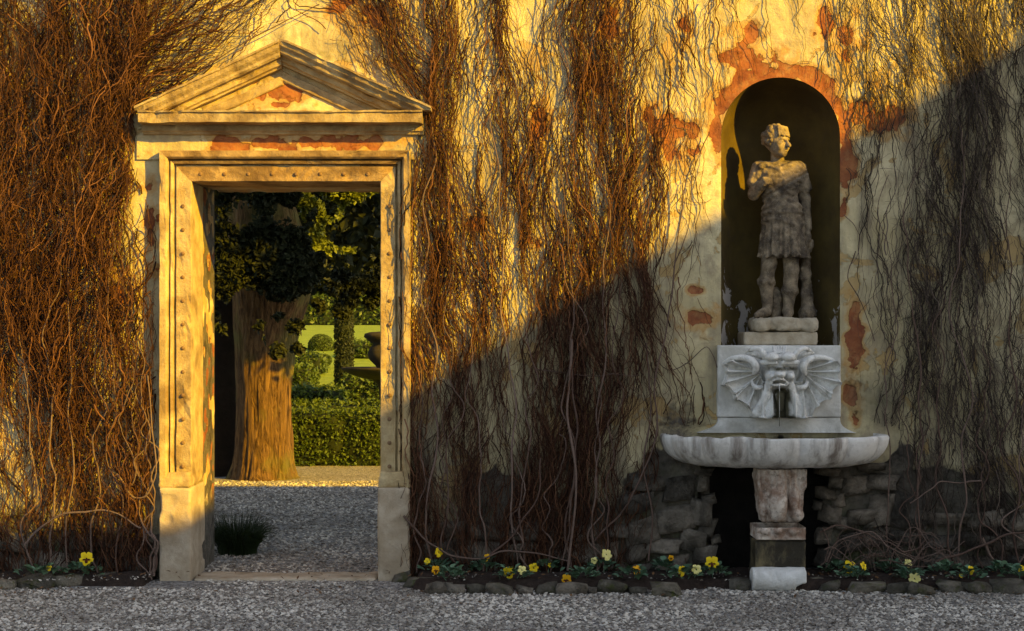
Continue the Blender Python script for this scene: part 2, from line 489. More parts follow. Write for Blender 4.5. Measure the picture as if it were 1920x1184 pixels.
# one sheet to the horizon: flat court and garden, then a low rise
gx = np.concatenate([np.linspace(-900, -12, 14), np.linspace(-10, 10, 41), np.linspace(12, 900, 14)])
gy = np.concatenate([np.linspace(-600, -14, 8), np.linspace(-12, 12, 49), np.linspace(13, 80, 68), np.linspace(90, 1200, 20)])
GXX, GYY = np.meshgrid(gx, gy, indexing='ij')
def terrain(x, y):
    rise = 2.0 * smooth01(16, 52, y) + np.maximum(y - 52, 0) * 0.012
    return np.minimum(rise, 9.0)
GZ = terrain(GXX, GYY) - 0.004
nX, nY = GXX.shape
ii, jj = np.meshgrid(np.arange(nX - 1), np.arange(nY - 1), indexing='ij')
GF = np.stack([ii * nY + jj, (ii + 1) * nY + jj, (ii + 1) * nY + jj + 1, ii * nY + jj + 1], -1).reshape(-1, 4)
def lawn_mat():
    t = NT('mown_lawn')
    c = t.mix(t.ramp(t.noise(3, 6, 0.7), 0.35, 0.65), (0.18, 0.26, 0.025), (0.27, 0.35, 0.04))
    return t.out(c, 0.9, t.noise(60, 4, 0.7), 0.03)
M['lawn'] = lawn_mat()
obj('lawn', mesh_np('lawn', np.stack([GXX, GYY, GZ], -1), GF, True, mats=[M['lawn']]), kind='structure')
def sheet(name, x0, x1, y0, y1, z, mat, nx=60, ny=40, amp=0.0, kind='structure', fz=None):
    X, Y = np.meshgrid(np.linspace(x0, x1, nx), np.linspace(y0, y1, ny), indexing='ij')
    Z = z + amp * fbm(X * 2, Y * 2, 0, 44, 3)
    if fz is not None: Z = fz(X, Y)
    i, j = np.meshgrid(np.arange(nx - 1), np.arange(ny - 1), indexing='ij')
    F = np.stack([i * ny + j, (i + 1) * ny + j, (i + 1) * ny + j + 1, i * ny + j + 1], -1).reshape(-1, 4)
    return obj(name, mesh_np(name, np.stack([X, Y, Z], -1), F, True, mats=[mat]), kind=kind)
sheet('gravel_court', -30, 30, -40, 8.9, 0.0, M['gravel'], 50, 50, 0.0)
sheet('garden_path', -30, 30, 11.0, 12.6, 0.004, M['gravel'], 100, 12, 0.0)

# ---------------------------------------------------------------- garden wall with niche
WT, WH = 0.76, 3.66
DX0, DX1 = WX(361), WX(714)            # clear opening of the doorway
DZ1 = WZ(342)
NCX, NCZ, NR, ND = WX(1463.5), WZ(257), 111.5 / 300.0, 0.47   # niche centre, springing, radius, depth
NZ0 = WZ(650)
HX0, HX1, HZ1 = WX(1312), WX(1558), WZ(868)                   # black hollow under the basin

wall = empty('garden_wall', (0, 0, 0), 'old garden wall of flaking cream plaster over rubble with arched niche', 'wall', kind='thing')
cell = 0.016
xs = np.arange(-3.75, 3.7501, cell); zs = np.arange(-0.05, WH, cell)
X, Z = np.meshgrid(xs, zs, indexing='ij')
nx, nz = X.shape
i, j = np.meshgrid(np.arange(nx - 1), np.arange(nz - 1), indexing='ij')
F = np.stack([i * nz + j, (i + 1) * nz + j, (i + 1) * nz + j + 1, i * nz + j + 1], -1).reshape(-1, 4)
def hole_sd(x, z):
    """signed distance (positive outside) of niche opening; plus ragged hollow"""
    arch = np.where(z > NCZ, np.hypot(x - NCX, z - NCZ) - NR, np.maximum(np.abs(x - NCX) - NR, NZ0 - z))
    return arch
def hollow_sd(x, z):
    rag = 0.05 * fbm(x * 7, z * 7, 0, 8, 3)
    return np.maximum(np.maximum(HX0 - x, x - HX1) + rag, z - HZ1)
def door_sd(x, z): return np.maximum(np.maximum(DX0 - 0.03 - x, x - DX1 - 0.03), z - DZ1 - 0.03)
xc, zc = X.ravel()[F].mean(1), Z.ravel()[F].mean(1)
keep = (hole_sd(xc, zc) > 0) & (hollow_sd(xc, zc) > 0) & (door_sd(xc, zc) > 0)
# pull the rim of the niche onto the true arch
kv = np.zeros(nx * nz, bool); kv[F[keep].ravel()] = True
rv = np.zeros(nx * nz, bool); rv[F[~keep].ravel()] = True
Xr, Zr = X.ravel().copy(), Z.ravel().copy()
rim = kv & rv & (np.abs(hole_sd(Xr, Zr)) < cell * 1.2)
up = rim & (Zr > NCZ)
l = np.hypot(Xr - NCX, Zr - NCZ)
Xr[up] = NCX + (Xr[up] - NCX) / l[up] * NR; Zr[up] = NCZ + (Zr[up] - NCZ) / l[up] * NR
sd = rim & ~up & (Zr > NZ0 + cell)
Xr[sd] = NCX + np.sign(Xr[sd] - NCX) * NR
Yr = wall_relief(Xr, Zr)
Yr[rim] = 0.0
px, py = px_of(Xr, Zr)
at = dict(brick=brick_mask(px, py), rubble=rubble_mask(px, py), damp=damp_mask(px, py))
V, F2, _ = compact(np.stack([Xr, Yr, Zr], -1), F[keep])
used = np.unique(F[keep].ravel())
obj('plaster_face', mesh_np('plaster_face', V, F2, True, {k: v[used] for k, v in at.items()}, [M['plaster']]), wall)
for nm, a, b in (('wall_run', -14.0, -3.752), ('wall_run', 3.752, 14.0)):
    box(nm, a, b, 0.002, WT, -0.05, WH, M['plaster'], wall)
# core behind the face
box('core', -3.75, DX0 - 0.004, 0.10, WT - 0.002, -0.05, WH, M['rubble'], wall)
box('core', DX1 + 0.004, NCX - NR - 0.06, 0.10, WT - 0.002, -0.05, WH, M['rubble'], wall)
box('core', NCX + NR + 0.06, 3.75, 0.10, WT - 0.002, -0.05, WH, M['rubble'], wall)
box('core', NCX - NR - 0.058, NCX + NR + 0.058, 0.55, WT - 0.002, -0.05, WH, M['rubble'], wall)
box('core', DX0 - 0.002, DX1 + 0.002, 0.36, WT - 0.002, DZ1 + 0.05, WH, M['rubble'], wall)
box('core', NCX - NR - 0.058, NCX + NR + 0.058, 0.10, 0.548, NCZ + NR + 0.05, WH, M['rubble'], wall)
# lining of the hollow under the basin, coloured near-black as its shade
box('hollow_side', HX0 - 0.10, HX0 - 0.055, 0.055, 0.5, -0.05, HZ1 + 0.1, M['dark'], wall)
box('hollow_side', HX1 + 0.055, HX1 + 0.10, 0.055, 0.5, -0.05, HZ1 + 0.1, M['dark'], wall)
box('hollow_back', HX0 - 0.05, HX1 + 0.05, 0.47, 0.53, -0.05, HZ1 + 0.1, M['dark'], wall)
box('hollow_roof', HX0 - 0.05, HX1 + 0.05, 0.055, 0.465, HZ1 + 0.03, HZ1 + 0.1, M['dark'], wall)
# coping
box('coping', -14, 14, -0.05, WT + 0.004, WH + 0.002, WH + 0.045, M['rubble'], wall, bev=0.015)
# niche lining: half-ellipse in plan, quarter dome above
n_t = 48
prof = []
Vn = []
th = np.linspace(0, math.pi, n_t)
lev = np.concatenate([np.linspace(NZ0 - 0.01, NCZ, 40)])
for z in lev: Vn.append(np.stack([NCX + NR * np.cos(th), ND * np.sin(th), np.full(n_t, z)], -1))
for a in np.linspace(0, math.pi / 2, 20)[1:]:
    Vn.append(np.stack([NCX + NR * math.cos(a) * np.cos(th), ND * math.cos(a) * np.sin(th), np.full(n_t, NCZ + NR * math.sin(a))], -1))
Vn = np.array(Vn)
Vn[..., 1] += 0.003
nl = Vn.shape[0]
i, j = np.meshgrid(np.arange(nl - 1), np.arange(n_t - 1), indexing='ij')
Fn = np.stack([i * n_t + j, i * n_t + j + 1, (i + 1) * n_t + j + 1, (i + 1) * n_t + j], -1).reshape(-1, 4)
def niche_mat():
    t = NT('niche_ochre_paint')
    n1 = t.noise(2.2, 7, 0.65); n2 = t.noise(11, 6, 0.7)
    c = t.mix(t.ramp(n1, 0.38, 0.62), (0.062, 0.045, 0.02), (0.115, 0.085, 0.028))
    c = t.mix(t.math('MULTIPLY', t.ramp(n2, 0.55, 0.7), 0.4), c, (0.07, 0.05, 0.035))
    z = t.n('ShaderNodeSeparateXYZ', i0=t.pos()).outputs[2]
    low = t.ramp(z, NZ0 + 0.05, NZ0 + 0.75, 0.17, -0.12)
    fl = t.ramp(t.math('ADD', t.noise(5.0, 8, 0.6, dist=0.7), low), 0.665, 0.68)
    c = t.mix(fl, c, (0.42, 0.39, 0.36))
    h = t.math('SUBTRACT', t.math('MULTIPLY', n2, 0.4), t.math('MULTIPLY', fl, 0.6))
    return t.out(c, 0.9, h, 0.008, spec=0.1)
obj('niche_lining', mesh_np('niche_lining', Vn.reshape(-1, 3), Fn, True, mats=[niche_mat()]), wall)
box('niche_floor', NCX - NR - 0.02, NCX + NR + 0.02, 0.004, ND + 0.04, NZ0 - 0.06, NZ0 - 0.012, M['slab'], wall)

# rubble stones laid bare at the foot of the wall: each its own piece
import bmesh
def stone_mesh(seed, mat, k=0.15):
    bm = bmesh.new()
    bmesh.ops.create_cube(bm, size=1)
    bmesh.ops.subdivide_edges(bm, edges=bm.edges[:], cuts=2 if k < 0.3 else 1, use_grid_fill=True)
    r = np.random.default_rng(seed)
    skew = r.normal(size=(3, 3)) * 0.09
    for v in bm.verts:
        c = np.array(v.co)
        l = np.abs(c).max()
        s = c / max(np.linalg.norm(c), 1e-6) * 0.5
        c = c * (1 - k) + s * k * 1.25
        c = c + skew @ c * 1.6 + r.normal(size=3) * (0.022 if k < 0.3 else 0.05)
        c = c + 0.09 * np.array([float(fbm(c[0] * 2.2, c[1] * 2.2, c[2] * 2.2 + seed, q, 2)) for q in range(3)])
        v.co = c
    me = bpy.data.meshes.new('stone'); bm.to_mesh(me); bm.free()
    me.materials.append(mat)
    me.polygons.foreach_set('use_smooth', [True] * len(me.polygons))
    return me
RST = [stone_mesh(100 + k, M['rubble']) for k in range(9)]
EST = [stone_mesh(300 + k, M['rubble'], 0.45) for k in range(6)]
MST = [stone_mesh(200 + k, M['mossy'], 0.45) for k in range(7)]
laid = [(1275, 915, 74, 44), (1262, 972, 84, 46), (1250, 1022, 60, 40), (1297, 1014, 44, 54), (1206, 998, 60, 52), (1262, 1060, 62, 34),
        (1192, 946, 58, 42), (1208, 904, 60, 34), (1312, 962, 30, 44), (1318, 905, 24, 30), (1600, 908, 58, 36), (1658, 902, 52, 42), (1632, 876, 44, 22),
        (1572, 940, 24, 28), (1652, 956, 54, 52), (1612, 970, 46, 30), (1578, 980, 34, 28), (1700, 960, 50, 60), (1640, 1006, 60, 36), (1590, 1016, 50, 36),
        (1568, 905, 24, 30), (1690, 1010, 46, 38), (1330, 938, 26, 22), (1326, 990, 34, 28), (1320, 1040, 40, 36), (1548, 925, 30, 24), (1556, 965, 26, 30), (1545, 1004, 36, 30), (1552, 1046, 40, 34), (1322, 884, 30, 20), (1552, 886, 34, 20), (1342, 1012, 18, 16), (1534, 948, 16, 14)]
yy = 985
while yy < 1090:
    h = rng.uniform(30, 44); xx = 786
    while xx < 1170:
        w = rng.uniform(44, 88); laid.append((xx + w / 2, yy + h / 2 - 10, w - 5, h - 5)); xx += w
    xx = 1730
    while xx < 2010:
        w = rng.uniform(44, 88); laid.append((xx + w / 2, yy + h / 2 - 30, w - 5, h - 5)); xx += w
    xx = -60
    while xx < 296:
        w = rng.uniform(44, 88); laid.append((xx + w / 2, yy + h / 2 + 10, w - 5, h - 5)); xx += w
    yy += h
for k, (a, b, w, h) in enumerate(laid):
    p = W(a, b, 0.02)
    obj('stone', RST[k % 9], wall, (p[0], 0.052 - rng.uniform(0, 0.03), p[2]), rot=(0, rng.uniform(-0.08, 0.08), 0),
        scale=(w / 300 * 0.93, 0.13, h / 300 * 0.92))

# ---------------------------------------------------------------- classical doorway
door = empty('doorway', ((DX0 + DX1) / 2, 0, 0), 'classical stone doorway with triangular pediment and studded frame', 'doorway', kind='thing')
ds = M['door_stone']
def sdf_part(name, f, lo, hi, h, mat, parent, smooth=True, **kw):
    V, F = nets(f, lo, hi, h)
    return obj(name, mesh_np(name, rel(V, parent) if parent.parent is None else V, F, smooth, mats=[mat]), parent, **kw)
def sweep(path_pts, prof, closed=False):
    """prof: list of (outward offset u, y); path in xz with mitred corners; u is measured to the outside"""
    pts = np.array(path_pts, float); n = len(pts)
    seg = pts[1:] - pts[:-1]; seg /= np.linalg.norm(seg, axis=1, keepdims=True)
    nor = np.stack([-seg[:, 1], seg[:, 0]], 1)
    mit = []
    for k in range(n):
        if k == 0: m = nor[0]
        elif k == n - 1: m = nor[-1]
        else:
            m = nor[k - 1] + nor[k]; m = m / (m @ nor[k])
        mit.append(m)
    V = []
    for k in range(n):
        for u, y in prof: V.append((pts[k][0] + mit[k][0] * u, y, pts[k][1] + mit[k][1] * u))
    m = len(prof); F = []
    for k in range(n - 1):
        for q in range(m):
            a, b = k * m + q, k * m + (q + 1) % m
            F.append((a, b, b + m, a + m))
    F.append(tuple(range(m))[::-1]); F.append(tuple(range((n - 1) * m, n * m)))
    return np.array(V), F
def fix_normals(me):
    bm = bmesh.new(); bm.from_mesh(me); bmesh.ops.recalc_face_normals(bm, faces=bm.faces[:]); bm.to_mesh(me); bm.free()
    return me
JT = WZ(912)          # top of the pedestals
fw = 56 / 300.0
# moulded frame profile: u from the clear opening outwards
FP = [(0.0, 0.34), (0.0, -0.030), (0.004, -0.036), (0.094, -0.036), (0.096, -0.008), (0.108, -0.008), (0.110, -0.052), (0.126, -0.060), (0.128, -0.036), (0.136, -0.036), (0.139, -0.078), (0.150, -0.090),
      (0.186, -0.094), (0.190, -0.07), (0.190, 0.05), (0.19, 0.34)]
FPl = [(u, y) for u, y in FP if True]
def frame_piece(name, path):
    V, F = sweep(path, FPl)
    me = fix_normals(pyd(name, rel(V, door), F, ds))
    return obj(name, me, door)
e = 0.0
# left jamb goes up (outside is to the left), lintel runs to the right, right jamb comes down; mitred by continuing the corner into each piece
def mitre_piece(name, p0, p1, pre=None, post=None):
    path = ([pre] if pre is not None else []) + [p0, p1] + ([post] if post is not None else [])
    pts = [p for p in path]
    V, F = sweep(pts, FPl)
    m = len(FPl)
    s0 = 1 if pre is not None else 0
    Vk = V[s0 * m:(s0 + 2) * m]
    F = []
    for q in range(m):
        a, b = q, (q + 1) % m
        F.append((a, b, b + m, a + m))
    F.append(tuple(range(m))); F.append(tuple(range(m, 2 * m)))
    return Vk, F
A, B, C, D_ = (DX0, JT), (DX0, DZ1), (DX1, DZ1), (DX1, JT)
frames = {}
for nm, p0, p1, pre, post in (('jamb', A, B, None, C), ('lintel', B, C, A, D_), ('jamb', C, D_, B, None)):
    V, F = mitre_piece(nm, p0, p1, pre, post)
    c = V.mean(0)
    V = c + (V - c) * np.array([1, 1, 1]) 
    me = fix_normals(pyd(nm, rel(V, door), F, ds))
    # finer grid for a slightly uneven, chipped surface
    bm = bmesh.new(); bm.from_mesh(me)
    for _ in range(5):
        lg = [ed for ed in bm.edges if ed.calc_length() > 0.05]
        bmesh.ops.subdivide_edges(bm, edges=lg, cuts=1, use_grid_fill=True)
    co = np.array([v.co[:] for v in bm.verts]) + np.array(door.location)
    wv = 0.0035 * fbm(co[:, 0] * 18, co[:, 1] * 18, co[:, 2] * 18, 77, 3)
    chip = 0.012 * smooth01(0.45, 0.8, fbm(co[:, 0] * 7, co[:, 1] * 7, co[:, 2] * 7, 78, 3))
    for v, a, b in zip(bm.verts, wv, chip):
        if v.co.y < 0.2: v.co.y += a + b
        v.co.x += a * 0.6
    bmesh.ops.triangulate(bm, faces=[f for f in bm.faces if len(f.verts) > 4])
    bm.to_mesh(me); bm.free()
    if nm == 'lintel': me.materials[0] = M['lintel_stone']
    frames.setdefault(nm, []).append(obj(nm, me, door))
# studs along the frame
Vb, Fb = lathe([(0.013, 0.0), (0.013, 0.003), (0.010, 0.008), (0.005, 0.010), (0.0005, 0.0105)], 12)
Vb = Vb[:, [0, 2, 1]] * np.array([1, -1, 1])
M['stud'] = stone_mat('rusty_stud', (0.26, 0.17, 0.09), (0.14, 0.085, 0.05), (0.07, 0.045, 0.03), 30, 0.5, 0.003)
stud_me = pyd('stud', Vb, Fb, M['stud'], True)
dl = np.array(door.location)
for py_ in np.arange(388, 880, 44.2):
    for jm, xx in ((0, 345), (1, 731)):
        p = np.array([WX(xx), -0.034, WZ(py_)]) - dl
        obj('stud', stud_me, frames['jamb'][jm], p)
for px_ in np.arange(378, 712, 44.6):
    p = np.array([WX(px_), -0.034, WZ(328)]) - dl
    obj('stud', stud_me, frames['lintel'][0], p)
# plastered inner reveals behind the stone frame
def reveal(nm, x0, x1, seed):
    V, F = rough_box(x0, x1, 0.342, WT - 0.004, 0.0, DZ1 + 0.06, 0.022, 0.008, seed, 0.012)
    at = dict(brick=0.45 + 0.35 * fbm(V[:, 1] * 4, V[:, 2] * 4, V[:, 0] * 4, 9, 3), rubble=smooth01(0.75, 0.25, V[:, 2]) * 0.8, damp=smooth01(1.0, 0.1, V[:, 2]) * 0.5)
    obj(nm, mesh_np(nm, rel(V, door), F, True, at, [M['plaster']]), door)
reveal('reveal', DX0 - 0.25, DX0 - 0.004, 5)
reveal('reveal', DX1 + 0.004, DX1 + 0.25, 6)
V, F = rough_box(DX0 + 0.0, DX1 - 0.0, 0.345, WT - 0.006, DZ1 + 0.004, DZ1 + 0.2, 0.03, 0.006, 8, 0.01)
obj('soffit', mesh_np('soffit', rel(V, door), F, True, dict(brick=np.full(len(V), .2), rubble=np.zeros(len(V)), damp=np.zeros(len(V))), [M['plaster']]), door)
# pedestals
for x0, x1, sd_ in ((WX(304.5), DX0 + 0.012, 3), (DX1 - 0.012, WX(770), 4)):
    def f(P, x0=x0, x1=x1, sd_=sd_):
        d = s_box(P, ((x0 + x1) / 2, 0.12, JT / 2 - 0.02), ((x1 - x0) / 2, 0.225, JT / 2 + 0.02), 0.008)
        return d + 0.0025 * fbm(P[0] * 12, P[1] * 12, P[2] * 12, sd_, 3) + 0.012 * smooth01(0.5, 0.9, fbm(P[0] * 8, P[1] * 8, P[2] * 8, sd_ + 9, 2))
    sdf_part('pedestal', f, (x0 - .03, -.14, -.06), (x1 + .03, .37, JT + .03), 0.012, M['pale_block'], door)
# small moulded foot of each jamb
for x0, x1 in ((WX(303), DX0 + 0.006), (DX1 - 0.006, WX(767))):
    sdf_part('jamb_foot', lambda P, x0=x0, x1=x1: smin(s_box(P, ((x0 + x1) / 2, 0.11, JT + 0.03), ((x1 - x0) / 2, 0.205, 0.03), 0.008),
             s_box(P, ((x0 + x1) / 2, 0.11, JT + 0.075), ((x1 - x0) / 2 - 0.006, 0.195, 0.02), 0.01), 0.01)
             + 0.006 * fbm(P[0] * 16, P[1] * 16, P[2] * 16, int(abs(x0) * 50), 3), (x0 - .03, -.14, JT - .02), (x1 + .03, .36, JT + .14), 0.01, ds, door)
# frieze: plaster panel with its own flaking
def plaster_panel(nm, poly_fn, px0, px1, py0, py1, y, parent, step=0.012):
    xs = np.arange(WX(px0), WX(px1), step); zs = np.arange(WZ(py1), WZ(py0), step)
    X, Z = np.meshgrid(xs, zs, indexing='ij'); a, b = X.shape
    i, j = np.meshgrid(np.arange(a - 1), np.arange(b - 1), indexing='ij')
    F = np.stack([i * b + j, (i + 1) * b + j, (i + 1) * b + j + 1, i * b + j + 1], -1).reshape(-1, 4)
    px, py = px_of(X, Z)
    k = poly_fn(px.ravel()[F].mean(1), py.ravel()[F].mean(1)) if poly_fn else np.ones(len(F), bool)
    br = brick_mask(px, py)
    Y = y + 0.003 * fbm(X * 9, Z * 9, 0, 5, 3) + 0.005 * smooth01(0.4, 0.6, br)
    V = np.stack([X, Y, Z], -1).reshape(-1, 3); F = F[k]
    V2, F2, _ = compact(V, F); u = np.unique(F.ravel())
    at = dict(brick=br.ravel()[u], rubble=np.zeros(len(u)), damp=np.zeros(len(u)))
    obj(nm, mesh_np(nm, rel(V2, parent), F2, True, at, [M['plaster']]), parent)
plaster_panel('frieze', None, 258, 786, 236, 300, -0.022, door)
plaster_panel('tympanum', lambda px, py: py > 98 + np.abs(px - 525) * 0.465, 300, 770, 90, 232, -0.026, door)
# cornice
CP = [(0, 0.05), (0, -0.045), (0.012, -0.05), (0.02, -0.062), (0.056, -0.066), (0.058, -0.175), (0.112, -0.18), (0.118, -0.192), (0.128, -0.195), (0.128, 0.05)]
def moulding(name, path, prof, ext=0.0, parent=door, mat=ds, amp=0.003, seed=1):
    V, F = sweep(path, prof)
    me = fix_normals(pyd(name, rel(V, door), F, mat))
    bm = bmesh.new(); bm.from_mesh(me)
    for _ in range(6):
        lg = [ed for ed in bm.edges if ed.calc_length() > 0.04]
        if not lg: break
        bmesh.ops.subdivide_edges(bm, edges=lg, cuts=1, use_grid_fill=True)
    co = np.array([v.co[:] for v in bm.verts]) + dl
    wv = amp * fbm(co[:, 0] * 20, co[:, 1] * 20, co[:, 2] * 20, seed, 3)
    chip = 0.015 * smooth01(0.5, 0.9, fbm(co[:, 0] * 9, co[:, 1] * 9, co[:, 2] * 9, seed + 3, 3))
    for v, a, b in zip(bm.verts, wv, chip):
        if v.co.y < 0.0: v.co.y += a + b
        v.co.z += a - b * 0.3
    bm.to_mesh(me); bm.free()
    return obj(name, me, parent)
zc0 = WZ(250, -0.1); 
moulding('cornice', [(WX(264, -.1), zc0), (WX(793, -.1), zc0)], CP, seed=12)
# pediment: raking mouldings and an inner sloping border
ped = empty('pediment', (0, 0, 0)); ped.parent = door
apx = WX(525, -.15)
zb = WZ(200, -.2)
tanr = (WZ(75, -.2) - WZ(200, -.2)) / (WX(525, -.2) - WX(252, -.2))
cosr = 1 / math.hypot(1, tanr)
def rake(side, prof, name, seed, inset=0.0, cut=0.0):
    # prof u measured upward perpendicular to the slope from the line that meets the apex at height zt
    xe = WX(252, -.2) if side < 0 else WX(808, -.2)
    zt = zb + tanr * abs(xe - apx)
    up = [(apx, zt), (xe, zb)] if side > 0 else [(xe, zb), (apx, zt)]
    V, F = [], []
    m = len(prof)
    # plumb cuts at apex and foot
    for (x, z) in up:
        for u, y in prof: V.append((x, y, z + u / cosr))
    V = np.array(V)
    foot = np.abs(V[:, 0] - xe) < 1e-6
    F = [(q, (q + 1) % m, (q + 1) % m + m, q + m) for q in range(m)] + [tuple(range(m)), tuple(range(m, 2 * m))]
    me = fix_normals(pyd(name, V, F, ds))
    bm = bmesh.new(); bm.from_mesh(me)
    for _ in range(6):
        lg = [ed for ed in bm.edges if ed.calc_length() > 0.04]
        if not lg: break
        bmesh.ops.subdivide_edges(bm, edges=lg, cuts=1, use_grid_fill=True)
    co = np.array([v.co[:] for v in bm.verts])
    wv = 0.003 * fbm(co[:, 0] * 20, co[:, 1] * 20, co[:, 2] * 20, seed, 3)
    chip = 0.014 * smooth01(0.5, 0.9, fbm(co[:, 0] * 9, co[:, 1] * 9, co[:, 2] * 9, seed + 3, 3))
    for v, a, b in zip(bm.verts, wv, chip):
        if v.co.y < 0.0: v.co.y += a + b
        v.co.z += a - b * 0.3
    # nothing of the rake hangs below the top of the level cornice unless it is the corona tip
    if cut:
        for v in bm.verts: v.co.z = max(v.co.z, cut)
    for v in bm.verts: v.co.x -= dl[0]
    bm.to_mesh(me); bm.free()
    return obj(name, me, ped)
ztop = zc0 + 0.128
corona = [(-.085, .05), (-.085, -.15), (-.075, -.163), (-.06, -.168), (-.04, -.19), (-.016, -.2), (-.012, -.212), (0, -.214), (0, .05)]
bed = [(-.135, .04), (-.135, -.075), (-.125, -.08), (-.118, -.10), (-.095, -.108), (-.087, -.118), (-.087, .04)]
inner = [(-.225, .03), (-.225, -.036), (-.218, -.042), (-.17, -.044), (-.165, -.03), (-.137, -.03), (-.137, .03)]
for s_ in (-1, 1):
    rake(s_, corona, 'raking_cornice', 31 + s_, cut=ztop + 0.0005)
    rake(s_, bed, 'raking_bed_moulding', 41 + s_, cut=ztop + 0.001)
    rake(s_, inner, 'raking_border', 51 + s_, cut=ztop + 0.002)
# doorstep
V, F = rough_box(DX0 + 0.02, DX1 - 0.02, -0.10, 0.18, -0.06, 0.016, 0.014, 0.006, 15, 0.01)
c0 = np.array([(DX0 + DX1) / 2, 0.04, 0])
obj('doorstep', mesh_np('doorstep', V - c0, F, True, mats=[M['pale_block']]), None, c0, 'worn flat stone doorstep level with the gravel', 'doorstep')
# ---------------------------------------------------------------- villa wing out of frame to the right (its gable shades the lower wall)
def villa():
    L, DP = 9.0, 0.0; k = np.array([SUN.x, SUN.y, SUN.z]) / -SUN.y
    def q(px, py): p = W(px, py); return p[0] + k[0] * (L + DP), p[2] + k[2] * (L + DP)
    (xa, za), (xb, zb_) = q(300, 1003), q(1915, 72)
    sl = (zb_ - za) / (xb - xa)
    v = empty('villa', (14, -L - 5, 0), 'plain stucco villa wing with gabled roof beside the court', 'house', kind='thing')
    M['stucco'] = stone_mat('villa_stucco', (0.42, 0.38, 0.31), (0.36, 0.32, 0.25), (0.25, 0.22, 0.18), 1, 0.3, 0.004)
    M['rooftile'] = stone_mat('roof_tile', (0.24, 0.12, 0.075), (0.17, 0.085, 0.055), (0.1, 0.07, 0.05), 4, 0.4, 0.01)
    RUN = 5.9
    xr = xa + RUN; zr = za + sl * RUN
    x1 = xr + RUN
    back = np.array([1.25, -1.0, 0]) * 6      # the wing runs back along this axis
    poly = [(xa, -0.1), (x1, -0.1), (x1, za - 0.1), (xr, zr - 0.1), (xa, za - 0.1)]
    V = [(x + back[0] * t_, -L + back[1] * t_, z) for t_ in (1, 0) for x, z in poly]
    F = [tuple(range(5)), tuple(range(9, 4, -1))] + [(i, i + 5, (i + 1) % 5 + 5, (i + 1) % 5) for i in range(5)]
    obj('wall', fix_normals(pyd('wall', rel(V, v), F, M['stucco'])), v)
    for s_ in (-1, 1):
        xe = xr + s_ * (RUN + 0.3)
        ze = zr - sl * (RUN + 0.3)
        V = [(x + back[0] * t_, -L + back[1] * t_, z + dz) for t_ in (1, 0) for x, z in ((xe, ze), (xr, zr)) for dz in (-0.1, 0.0)]
        F = [(0, 1, 3, 2), (4, 6, 7, 5), (0, 2, 6, 4), (1, 5, 7, 3), (0, 4, 5, 1), (2, 3, 7, 6)]
        obj('roof_slope', fix_normals(pyd('roof_slope', rel(V, v), F, M['rooftile'])), v)
    box('side_wing', xa - 5.5, xa - 0.002, -L - 5, -L, -0.1, za, M['stucco'], v)
villa()

